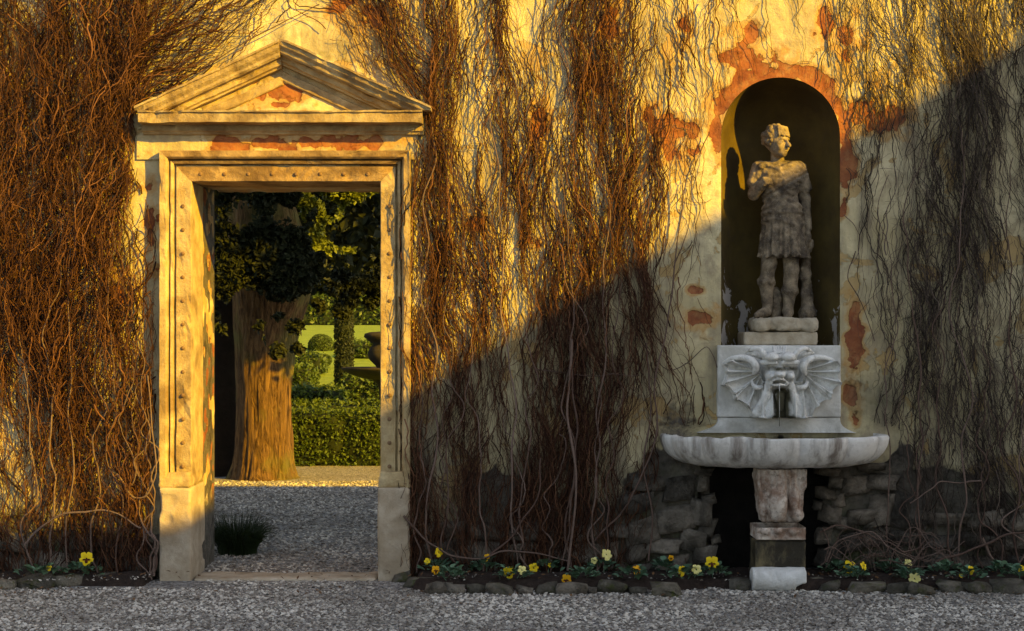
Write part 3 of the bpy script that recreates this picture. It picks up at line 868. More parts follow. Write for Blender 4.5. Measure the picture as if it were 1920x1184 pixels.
# ---------------------------------------------------------------- statue in the niche
def SY(px, py, y): return W(px, py, y)
Y0 = 0.17
def make_statue():
    st = empty('statue', W(1465, 621, Y0), 'weathered stone statue of a curly-haired youth in a tunic, in arched niche', 'statue', kind='thing')
    m = M['statue']
    p = lambda a, b, dy=0.0: W(a, b, Y0 + dy)
    nz = lambda P, k, s, o=3: fbm(P[0] * k, P[1] * k, P[2] * k, s, o)
    # -- body: legs, arms, neck, head
    hc = p(1456, 267, -0.035)
    yaw = 0.75                                      # head turned towards the right of the picture
    def head_local(P):
        x, y, z = P[0] - hc[0], P[1] - hc[1], P[2] - hc[2]
        # forward axis: f = (sin yaw, -cos yaw)
        f = x * math.sin(yaw) - y * math.cos(yaw)
        s = x * math.cos(yaw) + y * math.sin(yaw)
        return s, f, z                              # side, forward, up
    def head(P):
        s, f, z = head_local(P)
        Q = (s, f, z)
        d = s_ell(Q, (0, -0.008, 0.022), (0.066, 0.080, 0.078))
        d = smin(d, s_ell(Q, (0, 0.020, -0.030), (0.054, 0.058, 0.066)), 0.03)
        d = smin(d, s_ell(Q, (0, 0.052, -0.078), (0.022, 0.022, 0.020)), 0.02)      # chin
        d = smin(d, s_cone(Q, (0, 0.074, 0.010), (0, 0.100, -0.030), 0.009, 0.014), 0.006)   # nose
        d = smin(d, s_cone(Q, (-0.036, 0.066, 0.014), (0.036, 0.066, 0.014), 0.009, 0.009), 0.012)  # brow
        for q in (-1, 1):
            d = smax(d, -s_ell(Q, (q * 0.027, 0.078, -0.003), (0.019, 0.020, 0.012)), 0.005)   # eye hollow
            d = smin(d, s_ell(Q, (q * 0.026, 0.062, -0.003), (0.013, 0.011, 0.008)), 0.004)   # eyeball
            d = smin(d, s_ell(Q, (q * 0.036, 0.050, -0.032), (0.020, 0.018, 0.022)), 0.015)   # cheek
            d = smin(d, s_ell(Q, (q * 0.064, -0.006, -0.008), (0.010, 0.016, 0.024)), 0.006)  # ear
        d = smin(d, s_ell(Q, (0, 0.076, -0.048), (0.020, 0.010, 0.006)), 0.004)
        d = smin(d, s_ell(Q, (0, 0.073, -0.060), (0.016, 0.010, 0.006)), 0.004)
        d = smax(d, -s_ell(Q, (0, 0.088, -0.0545), (0.020, 0.016, 0.004)), 0.002)
        return d
    def limbs(P):
        d = s_cone(P, p(1457, 290, 0.0), p(1459, 312, 0.01), 0.040, 0.048)
        # right arm (left in the picture): upper arm, forearm folded up on the chest, fist
        d = smin(d, s_cone(P, p(1424, 322, 0.01), p(1413, 364, -0.005), 0.045, 0.036), 0.02)
        d = smin(d, s_cone(P, p(1413, 366, -0.01), p(1432, 345, -0.095), 0.036, 0.027), 0.015)
        d = smin(d, s_ell(P, p(1437, 341, -0.105), (0.030, 0.026, 0.030)), 0.012)
        for q in range(4):
            d = smin(d, s_cone(P, p(1431 + q * 4, 334 + q * 0.5, -0.118), p(1436 + q * 4, 344 + q, -0.128), 0.009, 0.007), 0.004)
        d = smin(d, s_cone(P, p(1432, 348, -0.12), p(1442, 338, -0.132), 0.009, 0.007), 0.004)
        # left arm hangs at the side
        d = smin(d, s_cone(P, p(1497, 322, 0.01), p(1509, 372, 0.03), 0.045, 0.036), 0.02)
        d = smin(d, s_cone(P, p(1509, 372, 0.03), p(1515, 428, 0.0), 0.036, 0.025), 0.015)
        d = smin(d, s_ell(P, p(1515, 444, -0.01), (0.022, 0.032, 0.038)), 0.012)
        for q in range(4):
            d = smin(d, s_cone(P, p(1511 + q * 2.2, 449, -0.03 + q * 0.013), p(1512 + q * 2.0, 463 - abs(q - 1.4) * 2, -0.035 + q * 0.013), 0.009, 0.007), 0.004)
        d = smin(d, s_cone(P, p(1508, 444, -0.035), p(1507, 456, -0.048), 0.009, 0.007), 0.005)
        # legs
        d = smin(d, s_cone(P, p(1446, 440, 0.02), p(1442, 494, -0.015), 0.066, 0.048), 0.01)
        d = smin(d, s_cone(P, p(1442, 494, -0.02), p(1437, 530, -0.005), 0.045, 0.047), 0.02)
        d = smin(d, s_ell(P, p(1442, 497, -0.045), (0.030, 0.025, 0.034)), 0.015)
        d = smin(d, s_cone(P, p(1437, 530, -0.003), p(1439, 578, 0.0), 0.047, 0.031), 0.02)
        d = smin(d, s_cone(P, p(1437, 584, -0.01), p(1419, 592, -0.075), 0.034, 0.022), 0.015)
        d = smin(d, s_cone(P, p(1481, 440, 0.02), p(1484, 506, -0.02), 0.066, 0.047), 0.01)
        d = smin(d, s_ell(P, p(1483, 508, -0.05), (0.030, 0.024, 0.034)), 0.015)
        d = smin(d, s_cone(P, p(1484, 506, -0.02), p(1481, 545, -0.012), 0.045, 0.047), 0.02)
        d = smin(d, s_cone(P, p(1481, 545, -0.012), p(1477, 582, -0.02), 0.045, 0.031), 0.02)
        d = smin(d, s_cone(P, p(1478, 586, -0.03), p(1476, 595, -0.13), 0.035, 0.023), 0.015)
        for q in range(5):
            d = smin(d, s_cone(P, p(1470 + q * 3.2, 597, -0.13), p(1469 + q * 3.4, 598.5, -0.155 + abs(q - 2) * 0.004), 0.009, 0.007), 0.003)
        # boot cuffs
        for c, a in (((1437, 529), 0.058), ((1481, 546), 0.058)):
            x, y, z = p(*c, -0.008)
            rr = np.hypot(P[0] - x, P[1] - y)
            ring = np.hypot(rr - 0.046, (P[2] - z) * 0.9 - 0.008 * np.sin(np.arctan2(P[1] - y, P[0] - x) * 7)) - 0.013
            d = smin(d, ring, 0.008)
        return d
    def body(P):
        d = smin(limbs(P), head(P), 0.012)
        return d + 0.0022 * nz(P, 34, 3)
    lo = p(1395, 612, -0.22); hi = p(1538, 232, 0.2)
    V, F = nets(body, lo, hi, 0.0055)
    obj('body', mesh_np('body', rel(V, st), F, True, mats=[m]), st)
    # -- curly hair
    r2 = np.random.default_rng(5)
    curls = []
    for k in range(150):
        a = r2.uniform(-math.pi, math.pi); e = r2.uniform(-0.35, 1.45)
        v = np.array([math.cos(e) * math.sin(a), math.cos(e) * math.cos(a), math.sin(e)])
        if v[1] > 0.30 and v[2] < 0.62: continue
        curls.append((0.070 * v[0], -0.010 + 0.086 * v[1], 0.024 + 0.082 * v[2], r2.uniform(0.010, 0.016)))
    def hair(P):
        s, f, z = head_local(P); Q = (s, f, z)
        d = s_ell(Q, (0, -0.014, 0.028), (0.071, 0.082, 0.080))
        d = smax(d, -(z - 0.046 + smooth01(0.05, -0.02, f) * 0.13), 0.01)
        for a, b, c, r in curls:
            d = smin(d, np.sqrt((s - a) ** 2 + (f - b) ** 2 + (z - c) ** 2) - r, 0.004)
        for q in np.linspace(-0.05, 0.05, 9):      # combed fringe
            d = smin(d, s_cone(Q, (q * 0.8, 0.045, 0.088), (q, 0.082 - 9 * q * q, 0.036 + 0.004 * math.sin(q * 300)), 0.012, 0.007), 0.004)
        return d
    V, F = nets(hair, hc - 0.125, hc + 0.135, 0.0042)
    obj('hair', mesh_np('hair', rel(V, st), F, True, mats=[m]), st)
    # -- tunic with belted waist, cloak knot and skirt folds
    def tunic(P):
        d = s_cone(P, p(1432, 322, 0.0), p(1490, 322, 0.0), 0.062, 0.062)
        d = smin(d, s_ell(P, p(1461, 345, -0.01), (0.125, 0.095, 0.13)), 0.04)
        d = smin(d, s_ell(P, p(1466, 395, -0.005), (0.120, 0.095, 0.12)), 0.05)
        d = smin(d, s_cone(P, p(1424, 318, 0.005), p(1416, 345, 0.0), 0.054, 0.050), 0.02)      # sleeves
        d = smin(d, s_cone(P, p(1497, 318, 0.005), p(1507, 352, 0.02), 0.054, 0.050), 0.02)
        for q in (-1, 1): d = smin(d, s_ell(P, p(1462 + q * 17, 342, -0.075), (0.055, 0.03, 0.045)), 0.03)   # chest
        # skirt
        z0, z1 = p(0, 398)[2], p(0, 482)[2]
        t = np.clip((z0 - P[2]) / (z0 - z1), 0, 1)
        c = p(1469, 430)
        cx = c[0] - 0.002 + 0.004 * t
        ang = np.arctan2(P[1] - Y0, P[0] - cx)
        fold = 0.020 * t * (np.abs(np.sin(ang * 7.5 + 0.8 * np.sin(ang * 3))) - 0.6) + 0.006 * t * np.sin(ang * 29)
        rx, ry = 0.122 + 0.034 * t + fold, 0.092 + 0.028 * t + fold
        rr = np.hypot((P[0] - cx) / rx, (P[1] - Y0) / ry)
        sk = (rr - 1) * 0.1
        hem = z1 + 0.010 * np.sin(ang * 13 + 1)
        sk = np.maximum(sk, np.maximum(P[2] - z0 - 0.02, hem - P[2]))
        d = smin(d, sk, 0.03)
        # belt, lower hip band and diagonal drapery
        bz = p(0, 400)[2]
        d = d - 0.007 * np.exp(-((P[2] - bz) / 0.010) ** 2) - 0.006 * np.exp(-((P[2] - p(0, 418)[2] - 0.02 * np.sin(ang * 2)) / 0.012) ** 2)
        dg = (P[2] - p(0, 352)[2]) - 0.6 * (P[0] - p(1460, 0)[0])
        d = d - 0.0035 * np.sin(dg * 170) * np.exp(-(dg / 0.05) ** 2) * (P[1] < Y0)
        dg = (P[2] - p(0, 375)[2]) + 0.5 * np.abs(P[0] - p(1468, 0)[0])
        d = d - 0.0035 * np.sin(dg * 150) * np.exp(-(dg / 0.06) ** 2) * (P[1] < Y0)
        # cloak edge at the neck, shoulder knot
        d = smin(d, s_cone(P, p(1430, 308, -0.05), p(1462, 318, -0.085), 0.014, 0.014), 0.008)
        d = smin(d, s_cone(P, p(1462, 318, -0.085), p(1492, 306, -0.04), 0.014, 0.014), 0.008)
        d = smin(d, s_ell(P, p(1428, 311, -0.055), (0.024, 0.02, 0.022)), 0.008)
        return d + 0.005 * nz(P, 26, 9) + 0.003 * nz(P, 70, 10, 2)
    V, F = nets(tunic, p(1396, 492, -0.2), p(1534, 296, 0.2), 0.0055)
    obj('tunic', mesh_np('tunic', rel(V, st), F, True, mats=[m]), st)
    # -- tree-stump support behind the left leg and rough base
    def stump(P):
        d = s_cone(P, p(1513, 600, 0.02), p(1510, 470, 0.05), 0.046, 0.028)
        d = smin(d, s_cone(P, p(1512, 480, 0.04), p(1523, 452, 0.0), 0.022, 0.014), 0.01)
        d = smin(d, s_ell(P, p(1514, 588, -0.01), (0.05, 0.06, 0.05)), 0.03)
        d = smin(d, s_ell(P, p(1455, 575, 0.06), (0.05, 0.05, 0.12)), 0.03)
        return d + 0.010 * nz(P, 18, 12) + 0.004 * nz(P, 50, 13, 2)
    V, F = nets(stump, p(1420, 612, -0.14), p(1540, 440, 0.17), 0.007)
    obj('stump_support', mesh_np('stump_support', rel(V, st), F, True, mats=[m]), st)
    def base(P):
        a, b = p(1408, 621), p(1523, 597)
        c = (a + b) / 2; c[1] = Y0 - 0.02
        d = s_box(P, c, ((b[0] - a[0]) / 2, 0.155, (b[2] - a[2]) / 2), 0.02)
        return d + 0.010 * nz(P, 16, 14) + 0.004 * nz(P, 60, 15, 2)
    V, F = nets(base, p(1396, 628, -0.24), p(1536, 586, 0.2), 0.007)
    obj('base', mesh_np('base', rel(V, st), F, True, mats=[M['slab']]), st)
make_statue()
def slab_():
    a, b = W(1396.5, 647.5, 0.0), W(1534, 623, 0.0)
    V, F = rough_box(a[0], b[0], 0.012, 0.34, a[2], b[2] - 0.0, 0.011, 0.004, 23, 0.008)
    c = np.array([(a[0] + b[0]) / 2, 0.15, a[2]])
    obj('stone_slab', mesh_np('stone_slab', V - c, F, True, mats=[M['slab']]), None, c, 'flat tan stone slab under the statue above carved mask', 'slab', kind='thing')
slab_()

# ---------------------------------------------------------------- wall fountain
def make_fountain():
    ft = empty('wall_fountain', (WX(1460, -.3), -0.25, 0), 'grey marble wall fountain with winged grotesque mask and fluted basin', 'fountain', kind='thing')
    mb = M['marble']
    YB = -0.055                                   # face of the back panel
    # stained marble for the basin
    t = NT('stained_basin_marble')
    st = t.noise(1.0, 7, 0.65, vec=t.scaled((9, 9, 0.9)))
    c = t.mix(t.ramp(t.noise(7, 8, 0.65), 0.35, 0.65), (0.54, 0.52, 0.48), (0.76, 0.74, 0.70))
    c = t.mix(t.math('MULTIPLY', t.ramp(st, 0.5, 0.68), 0.9), c, (0.15, 0.12, 0.095))
    c = t.mix(t.math('MULTIPLY', t.ramp(t.noise(30, 5, 0.7), 0.55, 0.75), 0.35), c, (0.2, 0.17, 0.14))
    bas = t.out(c, 0.75, t.noise(25, 6, 0.7), 0.006)
    # back panel
    x0, x1, z1, z0 = WX(1346, YB), WX(1577, YB), WZ(648, YB), WZ(784, YB)
    V, F = rough_box(x0, x1, YB, 0.04, z0 + 0.002, z1, 0.009, 0.002, 50, 0.006)
    panel = obj('back_panel', mesh_np('back_panel', rel(V, ft), F, True, mats=[mb]), ft)
    # flaring apron under it
    z2 = WZ(812, YB)
    n = 16; pts = []
    for k in range(n + 1):
        u = k / n; pts.append((x0 + 0.004 - 0.13 * u ** 3, z0 + (z2 - z0) * u))
    for k in range(n, -1, -1):
        u = k / n; pts.append((x1 - 0.004 + 0.10 * u ** 3, z0 + (z2 - z0) * u))
    m = len(pts)
    V = [(x, y, z) for y in (YB + 0.006, 0.06) for x, z in pts]
    F = [tuple(range(m)), tuple(range(2 * m - 1, m - 1, -1))] + [(i, i + m, (i + 1) % m + m, (i + 1) % m) for i in range(m)]
    obj('apron', fix_normals(pyd('apron', rel(V, ft), F, mb)), ft)
    # carved mask. q(cx, cy): position on the panel from the enlarged photo crop
    S = 6.577
    HS = 1.75
    q = lambda cx, cy, h=0.0: W(1330 + cx / S, 630 + cy / S, YB - h * HS)
    u_ = 1 / S / 300.0                           # metres per crop pixel
    mask = empty('mask', (0, 0, 0)); mask.parent = ft; mask.location = (0, 0, 0)
    base_loc = np.array(ft.location)
    t2 = NT('carved_marble')
    n1 = t2.noise(10, 8, 0.65); n2 = t2.noise(45, 5, 0.7)
    c = t2.mix(t2.ramp(n1, 0.35, 0.65), (0.64, 0.64, 0.61), (0.82, 0.82, 0.79))
    c = t2.mix(t2.math('MULTIPLY', t2.ramp(n2, 0.52, 0.68), 0.5), c, (0.36, 0.34, 0.30))
    c = t2.mix(t2.math('MULTIPLY', t2.ramp(t2.noise(1.0, 6, 0.65, vec=t2.scaled((22, 22, 5))), 0.52, 0.7), 0.65), c, (0.27, 0.25, 0.21))
    c = t2.mix(t2.ramp(t2.math('ADD', t2.attr('wet_shade'), t2.math('SUBTRACT', n1, 0.5)), 0.35, 0.75), c, (0.085, 0.08, 0.05))
    cm = t2.out(c, 0.8, t2.math('ADD', n1, n2), 0.004)
    def wet_shade_of(V):
        k = (DIST + YB) / FPX
        cx = ((V[:, 0] / k + 960) - 1330) * S; cy = (HOR - (V[:, 2] - EYE) / k - 630) * S
        a = 1.1 * np.exp(-((cx - 865) / 110) ** 2) * smooth01(600, 680, cy)  # wet stain below the mouth
        b = smooth01(900, 1020, cy) * np.exp(-((cx - 870) / 300) ** 2)
        e = 0.72 * np.exp(-((cy - 402) / 42) ** 2) * np.exp(-((cx - 870) / 240) ** 4)  # eye band: shade of the sockets painted dark
        return np.maximum(np.maximum(a, b), e)
    def add(name, V, F):
        return obj(name, mesh_np(name, V - base_loc, F, True, dict(wet_shade=wet_shade_of(V)), [cm]), mask)
    # wings: scalloped relief
    def wing(side):
        mx = lambda x: x if side < 0 else 1735 - x
        out = [(150, 345), (178, 410), (188, 470), (178, 540), (138, 603)]
        seg2 = [(200, 622), (250, 668), (278, 725), (292, 786)]
        seg3 = [(350, 792), (420, 835), (470, 900), (503, 996)]
        poly = out + seg2 + seg3 + [(640, 1010), (740, 1010), (740, 560), (640, 560), (590, 470), (600, 390), (560, 310), (470, 268), (380, 262), (290, 275), (210, 305)]
        poly = np.array(poly, float)
        xs = np.arange(120, 760, 6.0); ys = np.arange(240, 1030, 6.0)
        X, Y = np.meshgrid(xs, ys, indexing='ij')
        inside = np.zeros(X.shape, bool); dmin = np.full(X.shape, 1e9)
        for (xa, ya), (xb, yb) in zip(poly, np.roll(poly, -1, 0)):
            c = ((ya > Y) != (yb > Y)) & (X < (xb - xa) * (Y - ya) / (yb - ya + 1e-9) + xa)
            inside ^= c
            tt = np.clip(((X - xa) * (xb - xa) + (Y - ya) * (yb - ya)) / ((xb - xa) ** 2 + (yb - ya) ** 2), 0, 1)
            dmin = np.minimum(dmin, np.hypot(X - xa - tt * (xb - xa), Y - ya - tt * (yb - ya)))
        sd = np.where(inside, dmin, -dmin)
        # ribs fan out from the elbow
        ex, ey = 640.0, 430.0
        ang = np.degrees(np.arctan2(Y - ey, ex - X)); rad = np.hypot(X - ex, Y - ey)
        bend = ang + 0.02 * rad * np.sign(40 - ang) * 0.3
        ribs = np.zeros(X.shape)
        for a0 in (-14, 3, 19, 40, 62, 84):
            ribs = np.maximum(ribs, np.exp(-((bend - a0) / 3.2) ** 2))
        h = 0.030 + 0.016 * ribs + 0.018 * smooth01(120, 480, rad) - 0.012 * (1 - ribs) * smooth01(80, 250, rad)
        h = h + 0.02 * np.exp(-((sd) / 22) ** 2)
        h = h + 0.030 * smooth01(560, 700, X) * smooth01(500, 760, Y)
        h = np.where(sd > 0, h * smooth01(-1, 7, sd), -0.004)
        h = h + 0.0015 * fbm(X / 40, Y / 40, 0, 2, 3)
        k = (DIST + YB) / FPX
        PX = 1330 + mx(X) / S; PY = 630 + Y / S
        V = np.stack([(PX - 960) * k, YB - h * 2.1, EYE + (HOR - PY) * k], -1).reshape(-1, 3)
        a, b = X.shape
        i, j = np.meshgrid(np.arange(a - 1), np.arange(b - 1), indexing='ij')
        F = np.stack([i * b + j, (i + 1) * b + j, (i + 1) * b + j + 1, i * b + j + 1], -1).reshape(-1, 4)
        kf = (sd.ravel()[F] > -9).any(1)
        F = F[kf]
        if side < 0: F = F[:, ::-1]
        V2, F2, _ = compact(V, F)
        add('wing', V2, F2)
    wing(-1); wing(1)
    # horns, ear curls, wing arms: tapering tubes
    def tube(name, pts, rad, sides=10, sub=6):
        pts = np.array(pts, float); rad = np.array(rad, float); n = len(pts)
        tt = np.linspace(0, n - 1, (n - 1) * sub + 1); i = np.clip(tt.astype(int), 0, n - 2); f = tt - i
        g = lambda a: a[np.clip(i, 0, n - 1)]
        p0, p1, p2, p3 = [pts[np.clip(i + o, 0, n - 1)] for o in (-1, 0, 1, 2)]
        f_ = f[:, None]
        C = 0.5 * ((2 * p1) + (p2 - p0) * f_ + (2 * p0 - 5 * p1 + 4 * p2 - p3) * f_ ** 2 + (3 * p1 - p0 - 3 * p2 + p3) * f_ ** 3)
        R = np.interp(tt, np.arange(n), rad); R[0] *= 0.35; R[-1] *= 0.35
        V, F, _ = tubes(C[None], R[None], sides)
        m = len(C) * sides
        add(name, V, F)
    for side in (-1, 1):
        mx = (lambda x: x) if side < 0 else (lambda x: 1735 - x)
        r = lambda a: a * u_
        tube('wing_arm', [q(mx(165), 342, .035), q(mx(230), 296, .05), q(mx(320), 272, .06), (q(mx(430), 270, .07)), q(mx(520), 305, .08), q(mx(572), 370, .085), q(mx(566), 440, .075), q(mx(545), 470, .05)],
             [r(14), r(24), r(32), r(38), r(42), r(42), r(34), r(20)])
        tube('horn', [q(mx(690), 290, .07), q(mx(672), 225, .085), q(mx(625), 175, .08), q(mx(560), 158, .07), q(mx(495), 180, .055), q(mx(440), 222, .03)],
             [r(34), r(36), r(33), r(28), r(20), r(8)])
        tube('ear_leaf', [q(mx(440), 215, .02), q(mx(500), 212, .05), q(mx(560), 228, .06), q(mx(615), 258, .05), q(mx(660), 290, .04)],
             [r(10), r(24), r(30), r(26), r(12)])
        tube('claw', [q(mx(520), 560, .05), q(mx(555), 625, .07), q(mx(610), 640, .075), q(mx(660), 625, .06)], [r(14), r(30), r(30), r(16)])
    # the face
    def face(P):
        e = lambda cx, cy, h, rx, ry, rz: s_ell(P, q(cx, cy, h), (rx * u_, rz * HS, ry * u_))
        d = e(868, 420, 0.0, 230, 260, 0.085)
        d = smin(d, e(868, 800, 0.0, 250, 260, 0.045), 0.03)
        for s_ in (-1, 1):
            mx = lambda x: x if s_ < 0 else 1735 - x
            d = smin(d, e(mx(768), 262, .075, 95, 62, 0.045), 0.012)         # bulging brow
            d = smin(d, s_cone(P, q(mx(650), 330, .07), q(mx(830), 335, .095), 34 * u_, 22 * u_), 0.01)
            d = smax(d, -e(mx(765), 405, .105, 88, 40, 0.045), 0.010)        # eye socket
            d = smin(d, e(mx(778), 408, .070, 34, 24, 0.016), 0.004)         # eye
            d = smax(d, -e(mx(778), 408, .088, 9, 9, 0.008), 0.003)
            d = smax(d, -e(mx(640), 505, .09, 52, 110, 0.075), 0.015)        # hollow beside the cheek
            d = smin(d, e(mx(745), 500, .075, 60, 60, 0.045), 0.02)          # cheek
            # long flaps from the cheeks down to the foot of the mask
            d = smin(d, s_cone(P, q(mx(748), 520, .085), q(mx(705), 740, .07), 44 * u_, 52 * u_), 0.012)
            d = smin(d, s_cone(P, q(mx(705), 740, .07), q(mx(585), 955, .055), 52 * u_, 62 * u_), 0.012)
            d = smin(d, s_cone(P, q(mx(760), 720, .05), q(mx(740), 960, .05), 34 * u_, 60 * u_), 0.015)
            d = smax(d, -e(mx(832), 492, .150, 13, 10, 0.02), 0.004)         # nostril
        d = smin(d, e(868, 455, .10, 62, 75, 0.055), 0.02)                    # snout
        d = smin(d, e(868, 480, .13, 54, 34, 0.03), 0.012)
        d = smin(d, s_cone(P, q(780, 585, .10), q(862, 532, .135), 26 * u_, 26 * u_), 0.01)   # upper lip
        d = smin(d, s_cone(P, q(955, 585, .10), q(872, 532, .135), 26 * u_, 26 * u_), 0.01)
        d = smax(d, -e(868, 580, .115, 80, 34, 0.07), 0.008)                  # open mouth
        d = smin(d, s_cone(P, q(790, 612, .10), q(868, 606, .118), 15 * u_, 17 * u_), 0.006)   # lower lip
        d = smin(d, s_cone(P, q(945, 612, .10), q(868, 606, .118), 15 * u_, 17 * u_), 0.006)
        d = smax(d, -e(868, 690, .10, 105, 60, 0.06), 0.012)                  # shadow under the chin
        d = smin(d, s_cone(P, q(872, 740, .06), q(880, 900, .05), 62 * u_, 34 * u_), 0.01)     # wet beard
        d = smax(d, -(q(0, 1025)[2] + 0 * P[0] + 0.012 * np.cos((P[0] - q(868, 0)[0]) * 40) - P[2]) * -1.0 if False else (q(0, 1020)[2] - P[2]), 0.01)
        d = np.maximum(d, P[1] - YB - 0.004)
        d = np.maximum(d, P[2] - q(0, 185)[2])
        # tuft of straight locks on the crown
        for k in range(6):
            x = 790 + k * 31
            d = smin(d, s_cone(P, q(x, 138, .02), q(868 + (x - 868) * 0.85, 205, .06), 15 * u_, 13 * u_), 0.002)
        return d + 0.0016 * fbm(P[0] * 45, P[1] * 45, P[2] * 45, 6, 3)
    lo = q(480, 1040, 0.2); hi = q(1260, 110, -0.02)
    V, F = nets(face, lo, hi, 0.0039)
    add('face', V, F)
    # water spout
    tube('water_jet', [q(868, 592, .11), q(866, 640, .135), q(865, 760, .145), q(865, 1000, .15), q(865, 1120, .15)], [4 * u_, 4 * u_, 4 * u_, 4 * u_, 4 * u_], 6)
    # ---- basin: half-oval shell with lobes
    bc = np.array([WX(1459.5, -0.2), 0.0])
    HWd, DPT = (1669 - 1249) / 2 * (DIST - 0.1) / FPX, 0.56
    zr, zb_ = WZ(815, -0.1), WZ(878, -0.35)
    nt, th = 181, np.linspace(0, math.pi, 181)
    lob = np.abs(np.sin(th * 6.5 + 0.0))          # lobes round the front
    lobe = (lob ** 0.5 - 0.75) * 0.085
    rows = []
    HB = zr - zb_
    for v in np.linspace(0, 1, 14):                # outside, rim to bottom
        a = v * math.pi / 2
        s = 0.66 + 0.34 * math.cos(a) ** 0.75
        rows.append((s * (1 + lobe * (1 - 0.55 * v)), zr - 0.012 - (HB - 0.012) * math.sin(a), 1.0))
    outer = [(s, np.full(nt, z)) for s, z, _ in rows]
    ins = [(s0 * 0.0 + 1.0 * (0.985 + lobe), np.full(nt, zr)), (0.95 + lobe, np.full(nt, zr)), (0.94 + lobe, np.full(nt, zr - 0.012))] if (s0 := rows[0][0]) is not None else []
    for v in np.linspace(0.2, 1, 8):
        a = v * math.pi / 2
        ins.append((0.60 + 0.33 * math.cos(a) ** 0.8 + lobe * (1 - v), np.full(nt, zr - 0.012 - (HB - 0.05) * math.sin(a))))
    prof = outer[::-1] + ins
    V = []
    chipn = 0.010 * fbm(th * 12, 0, 0, 61, 3) * (th > 1.9)
    for k, (s, z) in enumerate(prof):
        zz = z + (0.6 * chipn if len(outer) - 2 <= k <= len(outer) + 2 else 0)
        V.append(np.stack([bc[0] + HWd * s * np.cos(th), 0.02 - (DPT * s) * np.sin(th) ** 0.8, zz], -1))
    m = len(V)
    V = np.array(V).reshape(-1, 3)
    i, j = np.meshgrid(np.arange(m - 1), np.arange(nt - 1), indexing='ij')
    F = np.stack([i * nt + j, i * nt + j + 1, (i + 1) * nt + j + 1, (i + 1) * nt + j], -1).reshape(-1, 4)
    V = V + 0.003 * np.stack([fbm(V[:, 0] * 14, V[:, 1] * 14, V[:, 2] * 14, 70 + k, 2) for k in range(3)], -1)
    basin = obj('basin', mesh_np('basin', rel(V, ft), F, True, mats=[bas]), ft)
    # bottom plate and water
    thb = np.linspace(0, math.pi, 48)
    def half_disc(s, z, nm, mat, par):
        V = [(bc[0], 0.02, z)] + [(bc[0] + HWd * s * math.cos(a), 0.02 - DPT * s * math.sin(a) ** 0.8, z) for a in thb]
        F = [(0, k, k + 1) for k in range(1, 48)]
        obj(nm, pyd(nm, rel(V, ft), F, mat), par)
    half_disc(0.70, zb_ + 0.004, 'basin_bottom', bas, basin)
    t3 = NT('dark_water')
    t3.b.inputs['Base Color'].default_value = (0.012, 0.014, 0.01, 1); t3.b.inputs['Roughness'].default_value = 0.04
    bp = t3.n('ShaderNodeBump', Strength=0.25, Distance=0.01, Height=t3.noise(14, 3, 0.5)); t3.t.links.new(bp.outputs[0], t3.b.inputs['Normal'])
    half_disc(0.905, zr - 0.024, 'water', t3.m, basin)
    # ---- carved support
    YP = -0.34
    P_ = lambda cx, cy, dy=0.0: W(1200 + cx / 3.84, 860 + cy / 3.84, YP + dy)
    t4 = NT('stained_support')
    n1 = t4.noise(9, 8, 0.68); n2 = t4.noise(30, 6, 0.7)
    c = t4.mix(t4.ramp(n1, 0.4, 0.62), (0.26, 0.17, 0.12), (0.62, 0.55, 0.47))
    c = t4.mix(t4.math('MULTIPLY', t4.ramp(n2, 0.52, 0.66), 0.7), c, (0.10, 0.075, 0.055))
    sup_m = t4.out(c, 0.85, t4.math('ADD', n1, n2), 0.006)
    def support(P):
        z0, z1 = P_(0, 470)[2], P_(0, 70)[2]
        t_ = np.clip((z1 - P[2]) / (z1 - z0), 0, 1)
        cx = P_(1020, 0)[0]; hw = 0.143 - 0.035 * smooth01(0.5, 1.0, t_) + 0.008 * np.sin(t_ * 9)
        d = np.maximum(np.abs(P[0] - cx) - hw, np.abs(P[1] - YP - 0.09) - 0.10 + 0.03 * t_)
        d = smax(d, np.abs(P[2] - (z0 + z1) / 2) - (z1 - z0) / 2, 0.01)
        d = smin(d, s_ell(P, P_(992, 330, 0.0), (0.068, 0.075, 0.115)), 0.012)
        d = smin(d, s_ell(P, P_(992, 150, 0.02), (0.075, 0.06, 0.14)), 0.02)
        d = smin(d, s_ell(P, P_(1110, 300, 0.01), (0.035, 0.05, 0.09)), 0.01)
        d = smin(d, s_ell(P, P_(1130, 400, 0.01), (0.04, 0.045, 0.05)), 0.01)
        d = smin(d, s_ell(P, P_(895, 310, 0.02), (0.035, 0.04, 0.10)), 0.01)
        gx = P[0] - P_(1062, 0)[0]
        d = d + 0.012 * np.exp(-(gx / 0.006) ** 2) * (P[2] < P_(0, 150)[2])
        lf = P[0] - P_(905, 0)[0] - (P[2] - P_(0, 330)[2]) * -0.15
        d = d + 0.010 * np.exp(-(lf / 0.008) ** 2)
        d = d - 0.004 * np.sin((P[0] - cx) * 180) * smooth01(0.55, 0.25, t_)
        return d + 0.004 * fbm(P[0] * 26, P[1] * 26, P[2] * 26, 91, 3)
    V, F = nets(support, P_(800, 485, -0.16), P_(1230, 55, 0.26), 0.0065)
    obj('support', mesh_np('support', rel(V, ft), F, True, mats=[sup_m]), ft)
    def foot(P):
        a, b = P_(826, 586), P_(1182, 476)
        c = (a + b) / 2; c[1] = YP + 0.07
        d = s_box(P, c, ((b[0] - a[0]) / 2, 0.135, (b[2] - a[2]) / 2), 0.01)
        for k, x in enumerate((900, 985, 1105)):
            d = smin(d, s_ell(P, P_(x, 522 - 6 * (k % 2), -0.065), (0.03, 0.022, 0.026)), 0.006)
        d = smin(d, s_ell(P, P_(1045, 500, -0.06), (0.05, 0.02, 0.014)), 0.006)
        return d + 0.004 * fbm(P[0] * 26, P[1] * 26, P[2] * 26, 92, 3)
